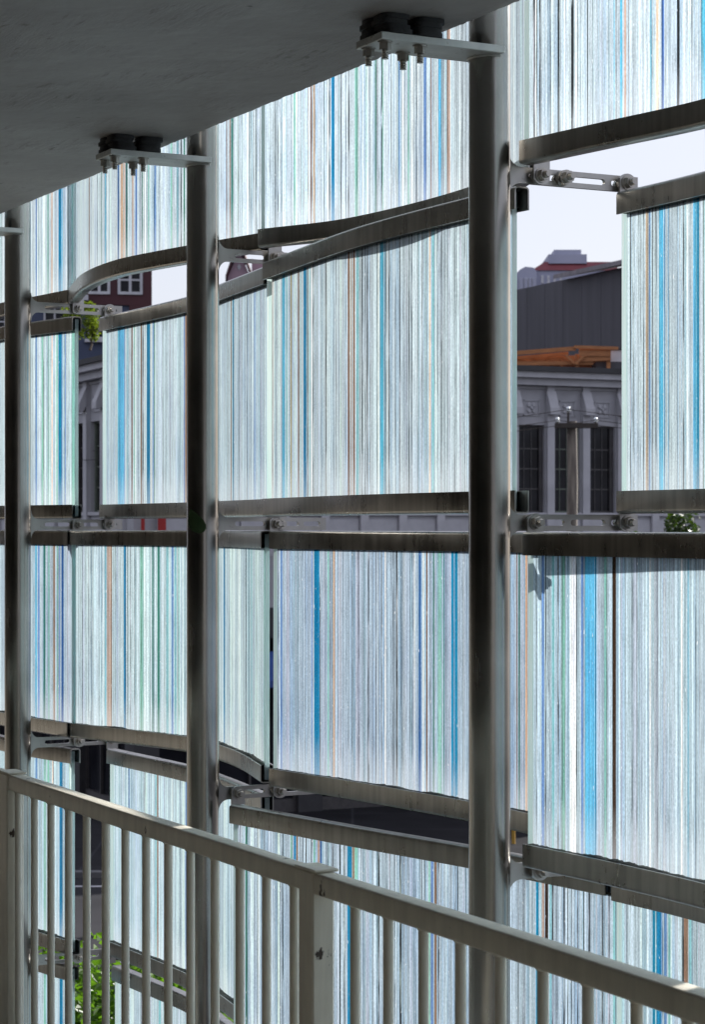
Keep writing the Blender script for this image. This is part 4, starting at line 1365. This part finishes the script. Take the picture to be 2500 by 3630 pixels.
def window_at(parent, x0, x1, y, z0, z1, cols=2, rows=1, frame=0.09, mat='paint_white', pane='pane'):
    """window on a wall facing -y: frame proud of the wall, panes as sub-parts"""
    mb = MB()
    mb.box(x0, x1, y - 0.06, y - 0.002, z0, z0 + frame)
    mb.box(x0, x1, y - 0.06, y - 0.002, z1 - frame, z1)
    xs = [x0 + frame + (x1 - x0 - 2 * frame) * k / cols for k in range(cols + 1)]
    mb.box(x0, x0 + frame, y - 0.06, y - 0.002, z0 + frame, z1 - frame)
    mb.box(x1 - frame, x1, y - 0.06, y - 0.002, z0 + frame, z1 - frame)
    for x in xs[1:-1]:
        mb.box(x - frame / 2, x + frame / 2, y - 0.055, y - 0.002, z0 + frame, z1 - frame)
    zs = [z0 + frame + (z1 - z0 - 2 * frame) * k / rows for k in range(rows + 1)]
    for z in zs[1:-1]:
        mb.box(x0 + frame, x1 - frame, y - 0.05, y - 0.002, z - frame / 3, z + frame / 3)
    w = link_mesh('window', mb, M[mat], parent, smooth=0)
    for a, b in zip(xs, xs[1:]):
        for c, d in zip(zs, zs[1:]):
            boxpart('pane', w, M[pane], a + 0.01, b - 0.01, y - 0.025, y - 0.001, c + 0.01, d - 0.01)
    return w


def build_maroon():
    Z = 78.0
    k = Z / 4900.0
    X = lambda px: (px - 798) * k
    H = lambda py: EYE + (1194 - py) * k - GROUND
    ox = X(343)
    root = thing('apartment_building', 'maroon over blue grey building with white framed windows, at left behind the screen', 'building', (ox, Z, GROUND), radians(7))
    r = lambda px: X(px) - ox
    boxpart('blue_wall', root, M['blue_wall'], r(-420), r(292), 0, 14, 0, H(692))
    boxpart('maroon_wall', root, M['maroon'], r(-420), 0, -0.12, 14, H(692) + 0.003, H(330))
    boxpart('maroon_wall', root, M['maroon'], r(292) + 0.003, 0, -0.12, 14, 0, H(692))
    boxpart('ledge', root, M['paint_white'], r(60), r(200), -0.5, -0.123, H(684), H(672))
    for (a, b) in ((266, 322), (200, 249), (120, 175), (40, 95)):
        window_at(root, r(a), r(b), -0.12, H(668), H(602), 2, 2, 0.10)
    for (a, b) in ((197, 246), (100, 150), (-10, 40)):
        w = window_at(root, r(a), r(b), 0.0, H(768), H(692) - 0.06, 2, 2, 0.07)
        boxpart('sill', w, M['paint_white'], r(a) - 0.08, r(b) + 0.08, -0.22, -0.003, H(776), H(768) - 0.003)
    return root


build_maroon()


def build_gable_house():
    Z = 150.0
    k = Z / 4900.0
    ox = (541 - 798) * k
    root = thing('gabled_house', 'distant pink roofed house with a steep gable and pale diamond window', 'building', (ox, Z, GROUND))
    H = lambda py: EYE + (1194 - py) * k - GROUND
    mb = MB()
    zp, ze = H(566), H(628)
    hw = 26 * k
    vs = [(-hw, 0, 0), (hw, 0, 0), (hw, 0, ze), (0, 0, zp), (-hw, 0, ze)]
    vs += [(x, 10, z) for x, y, z in vs]
    fs = [(0, 1, 2, 3, 4), (9, 8, 7, 6, 5), (0, 4, 9, 5), (1, 6, 7, 2), (0, 5, 6, 1), (2, 7, 8, 3), (3, 8, 9, 4)]
    link_mesh('gable_wall', mb.add(vs, fs), M['pink_roof'], root, smooth=0)
    mb = MB()
    for s in (-1, 1):
        a = [(0, -0.6, zp + 0.35), (s * hw * 1.15, -0.6, ze - 0.3), (s * hw * 1.15, -0.6, ze + 0.1), (0, -0.6, zp + 0.9)]
        b = [(x, 10.3, z) for x, y, z in a]
        mb.add(a + b, [(0, 1, 2, 3), (7, 6, 5, 4), (0, 4, 5, 1), (1, 5, 6, 2), (2, 6, 7, 3), (3, 7, 4, 0)])
    link_mesh('roof', mb, M['maroon'], root, smooth=0)
    zc = H(604)
    d = 8 * k
    mb = MB().add([(-d * .6, -0.06, zc), (0, -0.06, zc - d), (d * .6, -0.06, zc), (0, -0.06, zc + d), (-d * .6, -0.01, zc), (0, -0.01, zc - d), (d * .6, -0.01, zc), (0, -0.01, zc + d)],
                  [(0, 1, 2, 3), (0, 4, 5, 1), (1, 5, 6, 2), (2, 6, 7, 3), (3, 7, 4, 0)])
    link_mesh('window', mb, M['paint_white'], root, smooth=0)
    mb = MB()
    a = [(hw + 0.01, 1.5, ze - 1.2), (hw + 3.4, 1.5, ze - 1.2), (hw + 3.4, 1.5, ze + 0.4), (hw + 0.01, 1.5, zp - 0.4)]
    b = [(x, 9.5, z) for x, y, z in a]
    link_mesh('side_roof', mb.add(a + b, [(0, 1, 2, 3), (7, 6, 5, 4), (0, 4, 5, 1), (1, 5, 6, 2), (2, 6, 7, 3), (3, 7, 4, 0)]), M['pink_roof'], root, smooth=0)
    boxpart('side_wall', root, M['lavender'], hw + 0.01, hw + 3.2, 2.0, 9.0, 0, ze - 1.203)
    boxpart('side_wall', root, M['lavender'], -hw - 3.0, -hw - 0.01, 2.0, 9.0, 0, ze - 0.6)


build_gable_house()


def build_shed():
    A, B = Vector((7.95, 103.9)), Vector((14.4, 89.2))
    d = (B - A).normalized()
    nrm = Vector((d.y, -d.x))
    if nrm.x > 0:
        nrm = -nrm
    h = lambda py, depth: EYE + (1194 - py) * depth / 4900.0 - GROUND
    top = h(634, 100)
    root = thing('warehouse', 'big dark grey clad shed with a low sloping roof behind the pale building', 'building', (A.x, A.y, GROUND))
    L = (B - A).length
    E2 = 2.53
    P = lambda s, o, z: (d.x * s - nrm.x * o, d.y * s - nrm.y * o, z)

    def block(s0, s1, o0, o1, z0, z1):
        vs = [P(s0, o0, z0), P(s1, o0, z0), P(s1, o1, z0), P(s0, o1, z0), P(s0, o0, z1), P(s1, o0, z1), P(s1, o1, z1), P(s0, o1, z1)]
        return MB().add(vs, [(0, 1, 2, 3), (7, 6, 5, 4), (0, 4, 5, 1), (1, 5, 6, 2), (2, 6, 7, 3), (3, 7, 4, 0)])
    n = 30
    Lf = L + 10
    for i in range(n):
        s0, s1 = Lf * i / n - 6, Lf * (i + 1) / n - 6
        link_mesh('cladding_panel', block(s0, s1 - 0.006, -0.008 if i % 2 else 0.0, 0.25, 0.0, top), M['shed'], root, smooth=0)
    link_mesh('wall', block(-6.0, Lf - 6.0, 0.27, 16.0, 0.0, top - 0.01), M['shed'], root, smooth=0)
    # roof rising from the eave
    rise = 1.5
    vs = [P(4.4, -0.5, top + 0.02), P(Lf - 6, -0.5, top + 0.02), P(Lf - 6, 7.0, top + rise), P(8.5, 7.0, top + rise),
          P(4.4, -0.5, top + 0.22), P(Lf - 6, -0.5, top + 0.22), P(Lf - 6, 7.0, top + rise + 0.2), P(8.5, 7.0, top + rise + 0.2)]
    link_mesh('roof', MB().add(vs, [(0, 1, 2, 3), (7, 6, 5, 4), (0, 4, 5, 1), (1, 5, 6, 2), (2, 6, 7, 3), (3, 7, 4, 0)]), M['shed_roof'], root, smooth=0)


build_shed()


def build_far_block():
    Z = 220.0
    k = Z / 4900.0
    ox = (1270 - 798) * k
    root = thing('distant_building', 'far lavender grey building with red roof band and stepped rooftop box', 'building', (ox, Z, GROUND))
    X = lambda px: (px - 1270) * k
    H = lambda py: EYE + (1194 - py) * k - GROUND
    boxpart('wall', root, M['lavender'], X(1180), X(1420), 0.4, 20, 0, H(611))
    vs = [(X(1204), 0.2, H(611) + .01), (X(1400), 0.2, H(611) + .01), (X(1400), 1.2, H(589)), (X(1236), 1.2, H(589)), (X(1236), 20, H(589)), (X(1400), 20, H(589)), (X(1204), 20, H(611) + .01), (X(1400), 20, H(611) + .01)]
    link_mesh('red_roof', MB().add(vs, [(0, 1, 2, 3), (3, 2, 5, 4), (0, 3, 4, 6), (1, 7, 5, 2), (0, 6, 7, 1), (4, 5, 7, 6)]), M['red_roof'], root, smooth=0)
    boxpart('rooftop_box', root, M['lavender'], X(1244), X(1331), 0.7, 18, H(594), H(573))
    boxpart('rooftop_box', root, M['lavender'], X(1257), X(1319), 1.0, 17, H(573) + .01, H(562))
    mb = MB()
    zs, zt = H(618), H(603)
    a = [(X(1160), 0, 0), (X(1216), 0, 0), (X(1216), 0, zs + .2), (X(1208), 0, zt - .1), (X(1190), 0, zt), (X(1178), 0, zt - .3), (X(1160), 0, zs - .4)]
    b = [(x, 0.39, z) for x, y, z in a]
    n = len(a)
    link_mesh('gable_wall', mb.add(a + b, [tuple(range(n)), tuple(range(2 * n - 1, n - 1, -1))] + [(i, n + i, n + (i + 1) % n, (i + 1) % n) for i in range(n)]), M['lavender'], root, smooth=0)
    for px in (1164, 1177, 1188, 1197, 1206):
        w = link_mesh('window', MB().box(X(px), X(px + 7), -0.12, -0.003, H(655), H(629)), M['paint_white'], root, smooth=0)
        boxpart('pane', w, M['lavender'], X(px + 1), X(px + 6), -0.14, -0.121, H(654), H(630))
    for px in (1226, 1240, 1254, 1268):
        link_mesh('window', MB().box(X(px), X(px + 6), 0.28, 0.397, H(640), H(622)), M['paint_white'], root, smooth=0)


build_far_block()


def build_timber():
    Z = 68.0
    k = Z / 4900.0
    ox = (1300 - 798) * k
    zb = EYE + (1194 - 834) * k
    root = thing('timber_roof_frame', 'orange timber roof frame standing on the pale building', 'timber frame', (ox, Z, zb))
    X = lambda px: (px - 1300) * k
    H = lambda py: (834 - py) * k

    def beam(p, q, w, y0, y1):
        (x0, z0), (x1, z1) = p, q
        d = Vector((x1 - x0, z1 - z0)).normalized()
        nx, nz = -d.y * w / 2, d.x * w / 2
        poly = [(x0 - nx, z0 - nz), (x1 - nx, z1 - nz), (x1 + nx, z1 + nz), (x0 + nx, z0 + nz)]
        link_mesh('beam', MB().prism(poly, y0, y1), M['timber'], root, smooth=0)
    beam((X(1110), H(803)), (X(1304), H(788)), 0.13, 0.0, 0.10)
    beam((X(1110), H(813)), (X(1290), H(797)), 0.10, 0.35, 0.45)
    beam((X(1300), H(785)), (X(1400), H(788)), 0.10, -0.06, -0.005)
    beam((X(1312), H(797)), (X(1384), H(797)), 0.24, 0.02, 0.10)
    beam((X(1312), H(813)), (X(1384), H(809)), 0.16, 0.06, 0.14)
    beam((X(1110), H(822)), (X(1345), H(820)), 0.12, 0.12, 0.22)
    beam((X(1282), H(803)), (X(1303), H(824)), 0.07, -0.02, 0.05)
    beam((X(1324), H(803)), (X(1303), H(824)), 0.07, -0.09, -0.025)
    for px in (1180, 1212, 1244, 1276):
        beam((X(px), H(831)), (X(px + 1), H(806)), 0.09, 0.5, 0.58)
    for px in (1120, 1308, 1380):
        beam((X(px), H(834)), (X(px), H(800)), 0.12, 0.16, 0.26)
    for i in range(7):
        y = 0.6 + i * 0.25
        beam((X(1130), H(812) - 0.02 * i), (X(1380), H(806) - 0.02 * i), 0.20, y, y + 0.16)
    rt = thing('rooftop_unit', 'pale metal rooftop unit box beside the timber frame', 'rooftop unit', ((1398 - 798) * k, Z + 0.5, zb))
    boxpart('casing', rt, M['metal_grey'], -0.20, 0.9, 0, 1.0, 0.25, 0.62)
    boxpart('base', rt, M['shed'], -0.62, 1.0, -0.15, 1.1, 0.0, 0.247)
    boxpart('lid', rt, M['roof_dark'], -0.23, 0.93, -0.04, 1.04, 0.623, 0.68)


build_timber()


# ------------------------------------------------------------------ utility pole, bollard, banner, trees
def build_utility():
    Z = 50.0
    k = Z / 4900.0
    px, pz = (1296 - 798) * k, EYE + (1194 - 953) * k
    root = thing('utility_pole', 'weathered wooden utility pole with crossarm and glinting insulators', 'utility pole', (px, Z, GROUND))
    zt = pz - GROUND
    n = 14
    pts = [(0.012 * sin(i * 1.7), 0.01 * cos(i * 2.1), zt * i / n) for i in range(n + 1)]
    link_mesh('pole', MB().tube(pts, [0.16 - 0.045 * i / n for i in range(n + 1)], 16), M['wood_pole'], root, smooth=60)
    link_mesh('crossarm', MB().bbox(-0.42, 0.58, -0.22, -0.12, zt - 0.17, zt - 0.05, 0.008), M['dark_wood'], root)
    link_mesh('pin', MB().bbox(-0.13, -0.08, -0.16, -0.11, zt - 0.3, zt + 0.20, 0.006), M['dark_wood'], root)
    tips = [(-0.105, -0.135, zt + 0.20), (0.52, -0.17, zt - 0.05), (-0.36, -0.17, zt - 0.05)]
    for (x, y, z) in tips:
        mb = MB()
        prof = [(0.012, 0), (0.03, 0.01), (0.05, 0.03), (0.052, 0.05), (0.036, 0.06), (0.045, 0.075), (0.045, 0.10), (0.03, 0.125), (0.006, 0.135)]
        nn = 16
        for r, h in prof:
            mb.v += [(x + r * cos(2 * pi * i / nn), y + r * sin(2 * pi * i / nn), z + h) for i in range(nn)]
        for a in range(len(prof) - 1):
            for i in range(nn):
                mb.f.append((a * nn + i, a * nn + (i + 1) % nn, (a + 1) * nn + (i + 1) % nn, (a + 1) * nn + i))
                mb.m.append(0)
        link_mesh('insulator', mb, M['insulator'], root, smooth=70)
    wm = {}
    for (x, y, z) in tips:
        for (dx, dy, dz, nm) in ((-22.0, 16.0, 0.1, 'l'), (22.0, 8.0, 0.4, 'r')):
            pts = []
            for i in range(25):
                t = i / 24
                pts.append((px + x + dx * t, Z + y - 0.05 + dy * t, GROUND + z + 0.06 + dz * t - 4 * 0.7 * t * (1 - t)))
            o0 = pts[0]
            mb = MB().tube([(a - o0[0], b - o0[1], c - o0[2]) for a, b, c in pts], 0.008, 5)
            w = link_mesh('power_line', mb, M['dark_wood'], loc=o0)
            which = {tips[0]: 'top', tips[1]: 'right', tips[2]: 'left'}[(x, y, z)]
            tag(w, 'thin sagging wire running %s from the %s insulator of the utility pole' % ('left' if nm == 'l' else 'right', which), 'wire', 'wires on the utility pole')


build_utility()

o = link_mesh('bollard', MB().cyl((0, 0, 0), (0, 0, 0.95), 0.045, n=16).cyl((0, 0, 0.95), (0, 0, 1.0), 0.045, 0.02, n=16), M['yellow_paint'],
              loc=((1163 - 798) / 4900.0 * 51.5, 51.5, GROUND + 0.12))
tag(o, 'slim yellow bollard on the dark pavement below', 'bollard')


def build_banner(px0, px1, z0, z1, label):
    s = lambda px: (5.6 + (px - 798) / 4900.0 * 55.25) / (0.906 - (px - 798) / 4900.0 * 0.423)
    a, b = s(px0), s(px1)
    ang = radians(25)
    root = thing('banner', label, 'banner', (-5.6 + a * cos(ang), 55.25 + a * sin(ang), EYE + z0), ang)
    link_mesh('cloth', MB().box(0, b - a, -0.24, -0.215, 0, z1 - z0), M['red_cloth'], root, smooth=0)
    link_mesh('rod', MB().cyl((-0.06, -0.228, z1 - z0), (b - a + 0.06, -0.228, z1 - z0), 0.02, n=10), M['sash'], root)


build_banner(312, 320, -0.5, 0.62, 'narrow red banner glimpsed in the gap near the left pole')
build_banner(350, 368, -0.5, 0.62, 'wider red banner glimpsed in the gap left of middle pole')


def build_tree(loc, height, crown_c, crown_r, leaf, nleaf, label, mat='foliage', seed=1, nclump=26, name='tree', cat='tree'):
    rnd = random.Random(seed)
    root = thing(name, label, cat, loc)
    H = height
    tr = MB()
    pts = [(0, 0, 0), (0.06, 0.03, H * 0.25), (0.0, 0.08, H * 0.5), (-0.05, 0.02, H * 0.8)]
    r = 0.018 * H + 0.02
    tr.tube(pts, [r * 1.3, r, r * 0.75, r * 0.3], 10)
    clumps = []
    for i in range(nclump):
        while True:
            p = Vector((rnd.uniform(-1, 1), rnd.uniform(-1, 1), rnd.uniform(-1, 1)))
            if 0.25 < p.length < 1:
                break
        c = Vector((crown_c[0] + p.x * crown_r[0], crown_c[1] + p.y * crown_r[1], crown_c[2] + p.z * crown_r[2]))
        clumps.append((c, rnd.uniform(0.22, 0.42) * min(crown_r)))
        if i % 2 == 0:
            b0 = Vector(pts[1]).lerp(Vector(pts[3]), rnd.random())
            mid = b0.lerp(c, 0.5) + Vector((0, 0, 0.1))
            tr.tube([tuple(b0), tuple(mid), tuple(c)], [r * 0.45, r * 0.25, r * 0.08], 5)
    link_mesh('trunk', tr, M['bark'], root, smooth=60)
    mb = MB()
    for i in range(nleaf):
        c, cr = clumps[i % nclump]
        v = Vector((rnd.gauss(0, 1), rnd.gauss(0, 1), rnd.gauss(0, 1))).normalized() * (rnd.random() ** 0.45) * cr
        p = c + v
        a = Vector((rnd.uniform(-1, 1), rnd.uniform(-1, 1), rnd.uniform(-0.7, 0.7))).normalized()
        b = a.cross(Vector((rnd.uniform(-1, 1), rnd.uniform(-1, 1), rnd.uniform(-1, 1)))).normalized()
        L = leaf * rnd.uniform(0.7, 1.3)
        n_ = a.cross(b) * (L * 0.12)
        q = [p - a * L * 0.5, p - a * L * 0.05 + b * L * 0.28 + n_, p + a * L * 0.5, p - a * L * 0.05 - b * L * 0.28 + n_]
        mb.add([tuple(x) for x in q], [(0, 1, 2), (0, 2, 3)])
    link_mesh('crown', mb, M[mat], root, smooth=0)
    return root


build_tree((-1.55, 14.2, GROUND), 4.2, (0.0, 0.0, 3.15), (1.35, 1.2, 1.75), 0.085, 24000,
           'sunlit green tree seen through the gap behind the guardrail, at lower left', seed=4, nclump=90)
build_tree((7.3, 47.9, GROUND + 0.12), 6.2, (0.0, 0.0, 6.4), (1.8, 1.2, 1.3), 0.16, 3500,
           'blurred green treetop in the slit right of the right pole', 'foliage_dark', seed=8)
build_tree((-9.05, 74.5, EYE + 6.1), 0.9, (0.0, 0.0, 1.05), (0.95, 0.8, 0.62), 0.13, 1800,  # added leaves in place of the foliage mirrored in the window
           'added yellow green leaves standing in for foliage reflected in the blue wall window', 'foliage_yellow', seed=9, name='reflection_leaves', cat='reflection_leaves')
